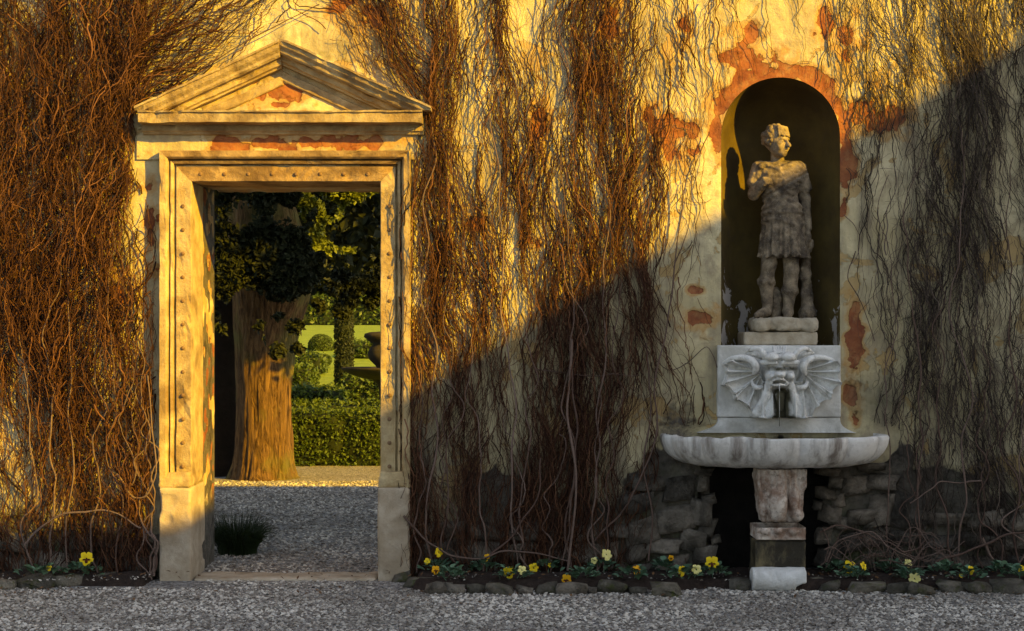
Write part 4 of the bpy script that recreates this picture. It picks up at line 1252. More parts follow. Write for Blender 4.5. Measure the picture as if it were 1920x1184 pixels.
    V, F = nets(foot, P_(806, 600, -0.14), P_(1204, 455, 0.24), 0.0065)
    obj('carved_foot', mesh_np('carved_foot', rel(V, ft), F, True, mats=[sup_m]), ft)
    t5 = NT('algae_black_plinth')
    c = t5.mix(t5.ramp(t5.noise(6, 7, 0.65, vec=t5.scaled((1.6, 1.6, 0.7))), 0.48, 0.66), (0.035, 0.03, 0.02), (0.17, 0.14, 0.075))
    plm = t5.out(c, 0.6, t5.noise(30, 5, 0.7), 0.006)
    a, b = P_(822, 785), P_(1186, 588)
    V, F = rough_box(a[0], b[0], YP - 0.045, YP + 0.20, -0.02, b[2] - 0.001, 0.011, 0.004, 93, 0.008)
    obj('plinth', mesh_np('plinth', rel(V, ft), F, True, mats=[plm]), ft)
make_fountain()
def drum():
    y = -0.47
    a, b = W(1409, 1101, y), W(1509, 1064, y)
    r = (b[2] - a[2]) / 2 + 0.012
    zc = b[2] - r
    cx = (a[0] + b[0]) / 2; hw = (b[0] - a[0]) / 2
    def f(P):
        d = np.maximum(np.hypot(P[1] - y, P[2] - zc) - r, np.abs(P[0] - cx) - hw)
        corner = s_ell(P, (cx + hw, y - 0.03, zc - r * 0.7), (0.06, 0.08, 0.035))
        d = smax(d, -corner, 0.01)
        return d + 0.003 * fbm(P[0] * 20, P[1] * 20, P[2] * 20, 5, 3)
    V, F = nets(f, (cx - hw - .03, y - r - .02, zc - r - .03), (cx + hw + .03, y + r + .1, zc + r + .03), 0.0065)
    c = np.array([cx, y, zc - r])
    obj('stone_drum', mesh_np('stone_drum', V - c, F, True, mats=[M['marble']]), None, c, 'pale round stone drum lying before the foot of the fountain', 'stone drum', kind='thing')
drum()
#--PART3--
# ---------------------------------------------------------------- bare creeper on the wall
DG = np.array([
 #0    96   192  288  384  480  576  672  768  864  960  1056 1152 1248 1344 1440 1536 1632 1728 1824 1920
 [.95, .95, .95, .92, .80, .45, .20, .60, .95, .85, .80, .88, .85, .62, .35, .12, .35, .62, .60, .62, .75],
 [.90, .95, .95, .88, .75, .14, .05, .30, .92, .88, .72, .88, .85, .52, .22, .05, .18, .62, .68, .62, .65],
 [.85, .95, .95, .70, .25, .0,  .0,  .10, .95, .85, .75, .92, .85, .48, .12, .0,  .0,  .52, .62, .60, .60],
 [.88, .95, .95, .45, .0,  .0,  .0,  .0,  .92, .88, .66, .88, .82, .44, .10, .0,  .0,  .35, .70, .62, .55],
 [.90, .95, .95, .45, .0,  .0,  .0,  .0,  .92, .82, .55, .82, .75, .50, .06, .0,  .0,  .22, .75, .62, .60],
 [.88, .95, .95, .55, .0,  .0,  .0,  .0,  .94, .66, .52, .82, .72, .42, .05, .0,  .0,  .16, .70, .66, .60],
 [.62, .80, .92, .60, .0,  .0,  .0,  .0,  .95, .72, .52, .82, .72, .36, .05, .0,  .0,  .16, .62, .70, .55],
 [.42, .70, .82, .66, .0,  .0,  .0,  .0,  .95, .62, .42, .80, .76, .40, .05, .0,  .0,  .26, .70, .70, .62],
 [.28, .55, .68, .72, .0,  .0,  .0,  .0,  .92, .55, .42, .70, .72, .40, .0,  .0,  .0,  .28, .70, .70, .70],
 [.36, .55, .66, .80, .0,  .0,  .0,  .0,  .92, .62, .50, .62, .70, .22, .0,  .0,  .0,  .24, .70, .70, .70],
 [.80, .80, .80, .75, .0,  .0,  .0,  .0,  .85, .82, .78, .80, .60, .10, .0,  .0,  .06, .45, .60, .62, .60],
 [.55, .55, .50, .30, .0,  .0,  .0,  .0,  .45, .50, .50, .45, .30, .04, .0,  .0,  .05, .30, .35, .35, .35],
 [.0,  .0,  .0,  .0,  .0,  .0,  .0,  .0,  .0,  .0,  .0,  .0,  .0,  .0,  .0,  .0,  .0,  .0,  .0,  .0,  .0]])
def dens(px, py, streaks=True):
    u = np.clip(px / 96.0, 0, 19.999); v = np.clip(py / 98.6, 0, 11.999)
    i, j = u.astype(int), v.astype(int); fu, fv = u - i, v - j
    d = DG[j, i] * (1 - fu) * (1 - fv) + DG[j, i + 1] * fu * (1 - fv) + DG[j + 1, i] * (1 - fu) * fv + DG[j + 1, i + 1] * fu * fv
    if streaks:
        k = np.where(px < 320, 0.6, 0.88)
        d = d * (1 + k * fbm(px / 30.0, py / 260.0, 0, 301, 3) + 0.25 * fbm(px / 30.0, py / 40.0, 0, 302, 2))
    # keep the doorway, pediment, niche and fountain clear
    xl = np.minimum(px - 525, 0); xr_ = np.maximum(px - 525, 0)
    rk = 78 - xl * 0.487 + xr_ * 0.458
    inside = (px > 262) & (px < 796) & (py > rk - 4) & (py < 262)
    inside |= (px > 296) & (px < 748) & (py > 250)
    inside |= (px > 255) & (px < 300) & (py > 215) & (py < 420) & (fbm(px / 20, py / 50, 0, 9, 2) < 0.35)
    inside |= (px > 738) & (px < 775) & (py > 255) & (py < 330)
    inside |= (np.hypot(px - 1463, np.minimum(py - 257, 0) * 1.0) < 122) & (py > 140) & (py < 1100)
    inside |= (px > 1335) & (px < 1592) & (py > 560) & (py < 880)
    inside |= (px > 1236) & (px < 1682) & (py > 800) & (py < 960)
    return np.where(inside, 0, np.clip(d, 0, 1.2))
def strands(x0, x1, N, seed, K=13, sway=0.25, thick=0.12, seglen=(9, 22), rad=(0.0012, 0.0042), base_ang=None, ymin=-80, ymax=1085, curl=0.22, pw=1.0, rev=0.9, fl=1.0):
    r = np.random.default_rng(seed)
    M_ = N * 6
    sx = r.uniform(x0, x1, M_); sy = r.uniform(ymin, ymax, M_)
    ok = r.random(M_) < dens(sx, sy) ** pw
    sx, sy = sx[ok][:N], sy[ok][:N]; n = len(sx)
    bias = r.normal(0, sway, n)
    up = r.random(n) < 0.25
    L = r.uniform(*seglen, n)
    X = np.empty((n, K)); Yp = np.empty((n, K)); X[:, 0] = sx; Yp[:, 0] = sy
    kink = r.normal(0, curl, n)
    for k in range(1, K):
        x_, y_ = X[:, k - 1], Yp[:, k - 1]
        kink = kink * 0.35 + r.normal(0, curl, n)
        fld = 0.24 * vn(x_ / 70, y_ / 130, 0, 505) + 0.28 * vn(x_ / 18, y_ / 45, 3, 506)   # neighbours run side by side
        a = bias + kink + fld * fl + (base_ang(x_, y_) if base_ang is not None else 0)
        bias = bias * rev + r.normal(0, 0.05, n)
        sg = np.where(up, -1, 1)
        X[:, k] = x_ + np.sin(a) * L * sg
        Yp[:, k] = y_ + np.cos(a) * L * sg
    D = dens(X, Yp, False)
    alive = np.cumprod((D > 0.02) & (Yp < 1090), axis=1).astype(bool)
    t = np.linspace(0, 1, K)[None]
    dd = np.clip(D, 0.1, 1)
    u = r.random(n)[:, None] ** 1.25
    off = 0.012 + thick * dd * u * (0.75 + 0.5 * np.sin(t * 5 + r.random((n, 1)) * 6.3)) + 0.006 * r.random((n, K))
    R = (rad[0] + (rad[1] - rad[0]) * r.random(n)[:, None] ** 2.2) * (1 - 0.65 * t)
    # a strand that leaves the creeper ends there
    last = alive.sum(1)
    keep = last >= 3
    for k in range(1, K):
        dead = ~alive[:, k]
        X[dead, k] = X[dead, k - 1]; Yp[dead, k] = Yp[dead, k - 1]; off[dead, k] = off[dead, k - 1]
        R[dead, k] = 0
    R[:, -1] = 0.0004
    P = np.stack([(X - 960) / 300, -off, EYE + (HOR - Yp) / 300], -1)
    return P[keep], R[keep], r.random(keep.sum())
def rake_ang(x, y):
    a = np.where((x > 230) & (x < 540) & (y < 225), -1.05 * smooth01(240, 330, x), 0)
    a = np.where((x > 640) & (x < 810) & (y < 260), 0.45, a)
    a = np.where((x > 560) & (x < 640) & (y < 120), 1.0, a)
    return a
def creeper(label, x0, x1, sets, stems, loc, mat='bark'):
    c = empty('creeper', loc, label, 'creeper', 'bare creepers on the garden wall', kind='thing')
    Vs, Fs, Ts, o = [], [], [], 0
    for st in sets:
        P, R, tn = strands(x0, x1, **st)
        V, F, idx = tubes(P, R, 3)
        V, F, idx = compact(V, F, idx)
        tone = tn[idx] ** 1.8
        Vs.append(V); Fs.append(F + o); Ts.append(tone); o += len(V)
    V = np.concatenate(Vs); F = np.concatenate(Fs)
    obj('twigs', mesh_np('twigs', rel(V, c), F, True, dict(tone=np.concatenate(Ts)), [M[mat]]), c, kind='stuff')
    # main stems, each its own part: list of pixel polylines with depth and radius
    for pts, r0, r1, y in stems:
        pts = np.array(pts, float); n = len(pts)
        tt = np.linspace(0, n - 1, (n - 1) * 7 + 1); i = np.clip(tt.astype(int), 0, n - 2); f = (tt - i)[:, None]
        p0, p1, p2, p3 = [pts[np.clip(i + k, 0, n - 1)] for k in (-1, 0, 1, 2)]
        C = 0.5 * (2 * p1 + (p2 - p0) * f + (2 * p0 - 5 * p1 + 4 * p2 - p3) * f ** 2 + (3 * p1 - p0 - 3 * p2 + p3) * f ** 3)
        jit = 5.0 * np.stack([fbm(tt * 1.3, r0 * 900 + pts[0, 0], 0, 1, 2), fbm(tt * 1.3, pts[0, 0], 3, 2, 2)], -1)
        C = C + jit
        Pw = np.stack([(C[:, 0] - 960) / 300, -y + 0.015 * np.sin(tt * 2.1), EYE + (HOR - C[:, 1]) / 300], -1)
        R = 0.78 * (r0 + (r1 - r0) * (tt / (n - 1))); R = R * (1 + 0.12 * np.sin(tt * 5))
        V, F, _ = tubes(Pw[None], R[None], 7)
        obj('stem', mesh_np('stem', rel(V, c), F, True, dict(tone=np.full(len(V), rng.uniform(0.0, 0.4))), [M['twig']]), c)
r3 = np.random.default_rng(12)
def hang_stem(x, y0, y1, dx, r0, y=0.05, wob=10):
    k = 11; ys = np.linspace(y0, y1, k)
    xs = x + dx * np.linspace(0, 1, k) ** 1.5 + r3.normal(0, wob, k)
    return (list(zip(xs, ys)), r0 * 0.35, r0 * 0.85, y)
left_st = [hang_stem(x, y0, 1075, dx, r, 0.16) for x, y0, dx, r in ((270, 640, 25, .010), (282, 700, 18, .011), (290, 760, 8, .009), (262, 720, 36, .009), (250, 680, 30, .008), (180, 560, 20, .010), (120, 480, -20, .011), (60, 600, 20, .009), (215, 300, 20, .008), (150, 100, -10, .008))]
left_st += [([(235, 880), (270, 930), (300, 900), (303, 800), (292, 700)], .008, .005, 0.2), ([(60, 1010), (130, 960), (210, 955), (280, 985)], .009, .006, 0.2),
            ([(260, 215), (330, 165), (420, 110), (510, 60), (600, 10)], .006, .004, 0.07), ([(250, 190), (320, 140), (400, 80), (470, 20)], .007, .004, 0.09)]
mid_st = [hang_stem(x, y0, 1070, dx, r, 0.09) for x, y0, dx, r in ((800, 200, 10, .011), (850, 480, -10, .009), (885, 600, 30, .009), (940, 100, 25, .010), (1000, 560, -20, .010), (1060, 200, 10, .012), (1085, 420, -30, .010),
          (1130, 300, -20, .011), (1165, 520, -40, .009), (790, 640, -10, .009), (830, 700, 20, .008), (1110, 700, 20, .008), (960, 760, 30, .008), (1040, 780, -20, .009))]
mid_st += [([(1280, 350), (1262, 480), (1250, 600), (1225, 720), (1232, 800), (1200, 890), (1160, 960), (1120, 1010)], .005, .009, .07), ([(1210, 640), (1222, 760), (1208, 860), (1225, 960), (1218, 1050)], .006, .008, .05),
           ([(1330, 250), (1300, 330), (1290, 420), (1262, 500)], .004, .004, .04), ([(1180, 610), (1250, 690), (1320, 650), (1345, 690)], .004, .003, .03), ([(1000, 690), (1080, 705), (1150, 700), (1190, 700)], .004, .003, .08),
           ([(760, 960), (810, 1020), (880, 1040), (960, 1030), (1060, 1050)], .009, .006, .12), ([(900, 1050), (960, 1000), (1000, 940), (1015, 860)], .009, .005, .12),
           ([(1070, 640), (1060, 760), (1075, 900), (1062, 1066)], .009, .010, .12)]
right_st = [hang_stem(x, y0, 1065, dx, r, 0.08) for x, y0, dx, r in ((1655, 330, 20, .007), (1700, 300, 20, .010), (1745, 500, 30, .010), (1790, 250, 10, .010), (1830, 600, 30, .009), (1880, 300, 20, .010), (1730, 700, -40, .008), (1850, 720, -20, .008), (1905, 640, -10, .009), (1680, 640, 40, .007))]
right_st += [([(1532, 990), (1580, 985), (1640, 1010), (1690, 1030), (1720, 1005)], .008, .006, .16), ([(1536, 1050), (1560, 1010), (1620, 990), (1660, 1020), (1700, 1040)], .007, .005, .18), ([(1528, 1060), (1545, 1020), (1535, 985)], .006, .005, .16),
             ([(1740, 1050), (1810, 1025), (1870, 1000), (1930, 995)], .011, .008, .12), ([(1560, 1062), (1600, 1045), (1640, 1030)], .005, .003, .2), ([(1600, 1060), (1570, 1030), (1535, 1020)], .005, .004, .2),
             ([(1640, 1040), (1700, 1060), (1760, 1052)], .006, .005, .18), ([(1830, 1010), (1850, 1040), (1862, 1068)], .012, .011, .12), ([(1600, 470), (1590, 520), (1620, 580), (1640, 640)], .004, .003, .03),
             ([(1585, 400), (1610, 440), (1590, 500)], .003, .002, .03), ([(1830, 905), (1780, 900), (1740, 910), (1700, 940)], .007, .005, .1)]
for k in range(26):      # tangle of loose runners at the foot beside the fountain
    a = r3.uniform(1525, 1720); b = a + r3.uniform(40, 120)
    right_st.append(([(a, r3.uniform(1000, 1062)), ((a * 2 + b) / 3, r3.uniform(985, 1050)), ((a + 2 * b) / 3, r3.uniform(990, 1050)), (b, r3.uniform(1000, 1066))], .0035, .0025, r3.uniform(.08, .25)))
creeper('dense reddish bare creeper left of the pedimented doorway', -60, 545, [
    dict(N=3300, seed=11, sway=0.30, thick=0.26, rad=(.0018, .0062), base_ang=rake_ang, curl=0.30, K=18, seglen=(7, 15), rev=0.93, ymax=1060, pw=1.6),
    dict(N=3300, seed=12, sway=0.8, thick=0.28, rad=(.0009, .0026), K=7, seglen=(6, 12), curl=0.35, base_ang=rake_ang, ymax=1060, pw=1.6)], left_st, (WX(150), -0.1, 0))
creeper('thick brown bare creeper hanging between doorway and niche', 545, 1400, [
    dict(N=2900, seed=21, sway=0.16, thick=0.11, rad=(.0016, .0056), base_ang=rake_ang, curl=0.27, pw=2.2, K=23, seglen=(7, 13), rev=0.9),
    dict(N=3000, seed=22, sway=0.65, thick=0.12, rad=(.0009, .0026), K=6, seglen=(5, 11), curl=0.4, base_ang=rake_ang, pw=2.2),
    dict(N=130, seed=24, sway=0.9, thick=0.13, rad=(.001, .0034), K=12, seglen=(8, 14), curl=0.3, pw=1.0),
    dict(N=450, seed=23, sway=0.5, thick=0.18, rad=(.0012, .0038), K=14, seglen=(8, 14), curl=0.3, ymin=820)], mid_st, (WX(960), -0.1, 0))
creeper('grey-brown bare creeper right of the statue niche, mostly in shade', 1400, 1985, [
    dict(N=1550, seed=31, sway=0.20, thick=0.10, rad=(.0014, .0050), curl=0.27, base_ang=lambda x, y: 0.10 + 0 * x, pw=1.5, K=20, seglen=(7, 13), rev=0.9),
    dict(N=2500, seed=32, sway=0.7, thick=0.10, rad=(.0009, .0024), K=6, seglen=(5, 12), curl=0.4, pw=1.7)], right_st, (WX(1760), -0.1, 0), 'bark_grey')

# ---------------------------------------------------------------- flower beds: soil, edging stones, pansies
def bed(nm, xa, xb, yf=-0.50):
    def fz(X, Y):
        e = smooth01(yf, yf + 0.10, Y + 0.05 * fbm(X * 3, 0, 0, 5, 3)) * smooth01(xa, xa + 0.05, X) * smooth01(xb, xb - 0.05, X)
        return -0.02 + 0.075 * e + 0.012 * fbm(X * 9, Y * 9, 0, 71, 3)
    return sheet(nm, xa, xb, yf, 0.06, 0, M['soil'], int((xb - xa) / 0.02), 34, fz=fz)
bed('soil_bed', WX(-160), WX(296), -0.34); bed('soil_bed', WX(776), WX(2060))
r4 = np.random.default_rng(21)
EL = [(1, 1095, 70), (70, 1092, 60), (128, 1090, 52), (185, 1086, 60), (238, 1084, 46), (272, 1080, 40)]
ER = [(752, 1082, 40), (790, 1092, 56), (822, 1104, 40), (852, 1104, 46), (893, 1104, 40), (938, 1106, 44), (984, 1105, 36), (1024, 1103, 46), (1072, 1105, 50), (1108, 1105, 26), (1148, 1102, 56), (1196, 1106, 34),
      (1250, 1108, 44), (1386, 1098, 36), (1528, 1096, 32), (1556, 1100, 42), (1622, 1102, 66), (1684, 1104, 52), (1726, 1106, 48), (1786, 1100, 60), (1836, 1104, 44), (1890, 1104, 56)]
ordn = ['first', 'second', 'third', 'fourth', 'fifth', 'sixth', 'seventh', 'eighth', 'ninth', 'tenth', 'eleventh', 'twelfth', 'thirteenth', 'fourteenth']
def edging(x, y, w, k, label):
    yy = ground_y(y + 8)
    p = W(x, 0, yy)
    pale = label.startswith('pale')
    s = w / 300 * 1.05
    me = EST[k % 6] if pale else MST[k % 7]
    return obj('edging_stone', me, None, (p[0], yy, 0.02), label, 'stone', 'stones edging the flower beds', 'thing',
               (r4.uniform(-.2, .2), r4.uniform(-.15, .15), r4.uniform(-.5, .5)), (s * 0.78, s * r4.uniform(.5, .8), min(0.075, s * r4.uniform(.4, .6))))
for k, (x, y, w) in enumerate(EL): edging(x, y, w, k, 'mossy edging stone, %s from the frame edge in the bed left of the doorway' % ordn[k])
a = [t for t in ER if t[0] < 1400]; b = [t for t in ER if t[0] > 1500]
for k, (x, y, w) in enumerate(a):
    tone = 'pale grey' if k in (2, 3, 6, 8, 9) else 'mossy'
    edging(x, y, w, k + 3, '%s edging stone, %s along the bed from doorway towards fountain' % (tone, ordn[k]))
for k, (x, y, w) in enumerate(b): edging(x, y, w, k + 2, 'mossy edging stone, %s to the right of the fountain foot' % ordn[k])

def petal_mat(nm, a, b): 
    t = NT(nm); c = t.mix(t.ramp(t.noise(60, 3, 0.6), 0.35, 0.65), a, b)
    return t.out(c, 0.6)
M['pet_y'] = petal_mat('petal_yellow', (0.80, 0.56, 0.01), (0.86, 0.66, 0.02))
M['pet_o'] = petal_mat('petal_orange', (0.78, 0.36, 0.008), (0.82, 0.46, 0.01))
M['pet_p'] = petal_mat('petal_pale', (0.80, 0.72, 0.22), (0.84, 0.78, 0.34))
M['blotch'] = petal_mat('petal_blotch', (0.07, 0.012, 0.006), (0.10, 0.02, 0.008))
M['pansy_leaf'] = leaf_mat('pansy_leaf', (0.07, 0.14, 0.085), (0.14, 0.23, 0.14))
M['pansy_leaf_d'] = leaf_mat('pansy_leaf_dark', (0.045, 0.09, 0.05), (0.09, 0.15, 0.075))
def petal(cx, cz, r, sx, sz, y, mat, tilt=0.15, nseg=15):
    V = [(cx, y, cz)]
    for k in range(nseg):
        a = 2 * math.pi * k / nseg
        w = 1 + 0.09 * math.sin(5 * a + cx * 90) + 0.05 * math.sin(3 * a + cz * 50)
        V.append((cx + r * sx * w * math.cos(a), y + 0.25 * r * (0.5 - 0.5 * math.cos(2 * a)) - tilt * r * math.sin(a), cz + r * sz * w * math.sin(a)))
    F = [(0, k + 1, (k + 1) % nseg + 1) for k in range(nseg)]
    return V, F
def flower(kind, r):
    """five overlapping petals facing -y, dark blotches on the lower three"""
    m = M[{'y': 'pet_y', 'o': 'pet_o', 'p': 'pet_p', 'b': 'pet_y'}[kind]]
    parts = []
    for cx, cz, rr, sx, sz, y in ((-.40, .52, .56, .9, 1, .14), (.40, .52, .56, .9, 1, .08), (-.62, -.10, .46, 1, .8, 0.0), (.62, -.10, .46, 1, .8, -.04), (0, -.58, .58, 1.0, .8, -.10)):
        parts.append((petal(cx * r, cz * r, rr * r, sx, sz, y * r, m), 'petal', m))
    bl = []
    if kind in 'bo':
        for cx, cz, rr, sx, sz, y in ((-.30, -.06, .24, 1.2, .6, -.10), (.30, -.06, .24, 1.2, .6, -.12), (0, -.34, .30, .8, 1.0, -.2)):
            bl.append((petal(cx * r, cz * r, rr * r, sx, sz, y * r, M['blotch']), 'blotch', M['blotch']))
    return parts, bl
PET = {}
for kd in 'yopb':
    parts, bl = flower(kd, 1.0)
    PET[kd] = [pyd('petal', V, F, m, True) for (V, F), _, m in parts], [pyd('blotch', V, F, m, True) for (V, F), _, m in bl]
PL = [ # plant px, py, leaf spread px, flowers [(px, py, radius px, kind, yaw)], description
 (75, 1078, 40, [(92, 1066, 6, 'y', .4)], 'dark leafy pansy with one small bud, nearest the frame edge'),
 (150, 1076, 40, [(162, 1049, 14, 'b', .1)], 'pansy with one big yellow ringed bloom left of the doorway'),
 (822, 1066, 30, [(823, 1037, 10, 'y', .7), (801, 1053, 7, 'y', -.3)], 'pansy with a tall yellow bloom beside the right pedestal of the doorway'),
 (845, 1082, 26, [(817, 1070, 9, 'o', .5)], 'low pansy with one orange bloom near the doorway pedestal'),
 (912, 1068, 30, [(912, 1046, 8, 'o', -.6)], 'pansy with one drooping yellow bloom against the creeper roots'),
 (962, 1086, 28, [(954, 1075, 12, 'b', -.2), (979, 1070, 9, 'p', .3)], 'pansy with one dark-centred and one pale yellow bloom'),
 (1026, 1064, 26, [(1001, 1066, 10, 'y', .2), (1031, 1060, 5, 'y', .5)], 'pansy with a notched yellow bloom and a tiny bud'),
 (1092, 1086, 28, [(1062, 1088, 11, 'o', -.5)], 'pansy with one orange bloom lying low beside pale edging stone'),
 (1130, 1068, 32, [(1138, 1041, 12, 'p', .5), (1114, 1052, 7, 'p', -.2)], 'bushy pansy with a tall pale lemon bloom'),
 (1186, 1087, 30, [(1195, 1071, 11, 'o', .8)], 'pansy with one upright orange bloom seen sideways'),
 (1246, 1058, 22, [(1258, 1047, 6, 'o', .2)], 'small pansy with one bud against the rubble stones'),
 (1280, 1092, 32, [(1279, 1072, 11, 'y', .8), (1306, 1069, 10, 'p', 0)], 'pansy with one yellow and one pale round bloom left of the fountain'),
 (1338, 1078, 28, [(1335, 1057, 14, 'b', -.1)], 'pansy with one large dark-eyed yellow bloom just left of the fountain'),
 (1572, 1072, 28, [(1593, 1064, 13, 'b', 0.1)], 'pansy with one large dark-eyed yellow bloom just right of the fountain'),
 (1602, 1090, 28, [(1620, 1062, 9, 'y', .9)], 'pansy with a sideways yellow bloom right of the fountain'),
 (1674, 1070, 30, [(1703, 1057, 9, 'p', .3)], 'pansy with a creamy white bloom at the back of the bed'),
 (1706, 1092, 24, [(1715, 1086, 12, 'p', -.3)], 'pansy with one pale crumpled bloom at the bed edge'),
 (1775, 1074, 30, [], 'leafy pansy without blooms between two flowering ones'),
 (1816, 1086, 28, [(1821, 1070, 9, 'y', .6), (1802, 1080, 4, 'y', 0)], 'pansy with one narrow yellow bloom towards the right end'),
 (1880, 1074, 30, [], 'leafy pansy without blooms near the right frame edge'),
 (1912, 1088, 28, [(1918, 1070, 10, 'y', .2)], 'last pansy at the right frame edge with a yellow bloom')]
def leaf_strip(L, w):
    s = [(0, 0.0), (.18, .55), (.42, 1.0), (.68, .85), (.88, .45), (1, 0.0)]
    V = []; F = []
    for u, ww in s:
        V += [(-ww * w, u * L, 0.18 * ww * w), (0, u * L, 0), (ww * w, u * L, 0.18 * ww * w)]
    V = np.array(V); V[:, 2] += 0.30 * L * np.sin(V[:, 1] / L * 2.2) * 0.9
    for k in range(len(s) - 1):
        for q in (0, 1): F.append((k * 3 + q, k * 3 + q + 1, k * 3 + q + 4, k * 3 + q + 3))
    return V, F
LV, LF = leaf_strip(1.0, 0.36)
LEAF = [pyd('leaf', LV, LF, M['pansy_leaf'], True), pyd('leaf', LV, LF, M['pansy_leaf_d'], True)]
for pi, (px_, py_, sp, fl, lab) in enumerate(PL):
    y = min(max(ground_y(py_ + 6, 0.05), -0.42), -0.10)
    o = W(px_, 0, y); zg = 0.045
    pl = empty('pansy', (o[0], y, zg), lab, 'pansy', 'pansies in the flower bed', 'thing')
    rr = np.random.default_rng(900 + pi)
    nleaf = 44 if fl or sp > 28 else 30
    for k in range(nleaf):
        a = rr.uniform(0, 2 * math.pi); rad = sp / 300 * rr.uniform(0.15, 1.0)
        s = rr.uniform(0.034, 0.058)
        obj('leaf', LEAF[int(rr.random() < (0.75 if px_ < 300 else 0.3))], pl, (rad * math.cos(a), 0.6 * rad * math.sin(a), 0.012 + 0.05 * (1 - rad / (sp / 300)) + rr.uniform(0, 0.025)),
            rot=(rr.uniform(-.2, .6), rr.uniform(-.3, .3), a - math.pi / 2 + rr.normal(0, .5)), scale=(s, s, s))
    for fx, fy, fr, kd, yw in fl:
        c = W(fx, fy, y - 0.02) - np.array(pl.location)
        base = np.array([c[0] * 0.3, 0.0, 0.0])
        C = np.stack([base + (c - base) * t + np.array([0, 0.02, 0]) * (1 - t) * t * 4 + np.array([0, .012, 0]) for t in np.linspace(0, 1, 5)])
        V, F, _ = tubes(C[None], np.full((1, 5), 0.0022), 5)
        obj('flower_stalk', mesh_np('flower_stalk', V, F, True, mats=[M['pansy_leaf']]), pl)
        bl = empty('bloom', c); bl.parent = pl
        bl.rotation_euler = (rr.uniform(-.35, .05), rr.uniform(-.3, .3), yw)
        s = fr / 300 * 0.85
        for m_ in PET[kd][0]: obj('petal', m_, bl, scale=(s, s, s))
        for m_ in PET[kd][1]: obj('blotch', m_, bl, scale=(s, s, s))

# ---------------------------------------------------------------- loose gravel (real pebbles on the court, thinning out behind the doorway)
def pebbles(nm, x0, x1, y0, y1, n, size, seed, keep=None, z0=0.0):
    r = np.random.default_rng(seed)
    X = r.uniform(x0, x1, n); Y = r.uniform(y0, y1, n)
    if keep is not None:
        k = keep(X, Y, r.random(n)); X, Y = X[k], Y[k]
    n = len(X)
    s = size * (0.45 + 0.9 * r.random(n) ** 1.6)
    base = np.array([(1, 0, 0), (0, 1, 0), (-1, 0, 0), (0, -1, 0), (0, 0, 1), (.7, .7, .45), (-.7, .7, .45), (-.7, -.7, .45), (.7, -.7, .45)], float)
    F = np.array([(0, 5, 8), (0, 1, 5), (1, 6, 5), (1, 2, 6), (2, 7, 6), (2, 3, 7), (3, 8, 7), (3, 0, 8), (4, 5, 6), (4, 6, 7), (4, 7, 8), (4, 8, 5)])
    B = base[None] * (1 + 0.22 * r.normal(size=(n, 9, 3)))
    a = r.uniform(0, 6.28, n); ca, sa = np.cos(a)[:, None], np.sin(a)[:, None]
    bx = B[..., 0] * ca - B[..., 1] * sa * 0.75; by = B[..., 0] * sa + B[..., 1] * ca * 0.75
    tl = r.normal(0, 0.25, (n, 2))
    bz = B[..., 2] * 0.7 + bx * tl[:, :1] + by * tl[:, 1:]
    V = np.stack([X[:, None] + bx * s[:, None], Y[:, None] + by * s[:, None], z0 + bz * s[:, None]], -1)
    FF = (np.arange(n)[:, None, None] * 9 + F[None]).reshape(-1, 3)
    tone = np.repeat(np.clip(r.random(n) ** 1.1 * (0.85 + 0.45 * fbm(X * 1.3, Y * 2.6, 0, 19, 3)), 0, 1), 9)
    return obj(nm, mesh_np(nm, V.reshape(-1, 3), FF, False, dict(tone=tone), [M['pebble']]), kind='stuff', label='loose pale grey gravel pebbles on the court', cat='gravel')
g = pebbles('gravel', -3.6, 3.6, -2.4, -0.38, 36000, 0.0128, 5, lambda X, Y, u: ~((X > WX(308)) & (X < WX(768)) & (Y > -0.12)) & (u < np.where(Y > -0.5, 0.45, 1)))
g2 = pebbles('gravel', -3.2, -0.7, -0.38, 6.8, 21000, 0.0135, 6, lambda X, Y, u: ((Y < 0.0) & (X > WX(392)) & (X < WX(708))) | ((Y > 0.2) & (X > (-2.1 - Y * 0.22))))
g2['label'] = 'loose gravel on the path through and beyond the doorway'
g3 = pebbles('gravel', -3.6, 3.6, -0.42, -0.06, 900, 0.008, 8, lambda X, Y, u: (X < WX(300)) | (X > WX(780)), 0.05)
def litter():
    r = np.random.default_rng(77); n = 520
    X = r.uniform(-3.5, 3.5, n); Y = -0.12 - np.abs(r.normal(0.0, 0.45, n)); 
    k = (Y > -1.9) & ~((X > WX(320)) & (X < WX(760)) & (r.random(n) < 0.6))
    X, Y = X[k], Y[k]
    Z = np.where(Y > -0.42, 0.066, 0.014)
    V, F = cards(np.stack([X, Y, Z], 1), np.full(len(X), 0.014), 0.5, np.array([[0, 0, 1.0]]), 0.35)
    m = leaf_mat('dead_leaf', (0.06, 0.03, 0.015), (0.20, 0.11, 0.05), 0.8)
    obj('fallen_leaves', mesh_np('fallen_leaves', V, F, False, mats=[m]), None, None, 'small brown fallen leaves scattered over bed and gravel', 'leaves', None, 'stuff')
litter()
g3['label'] = 'scattered white gravel chips on the dark flower bed soil'
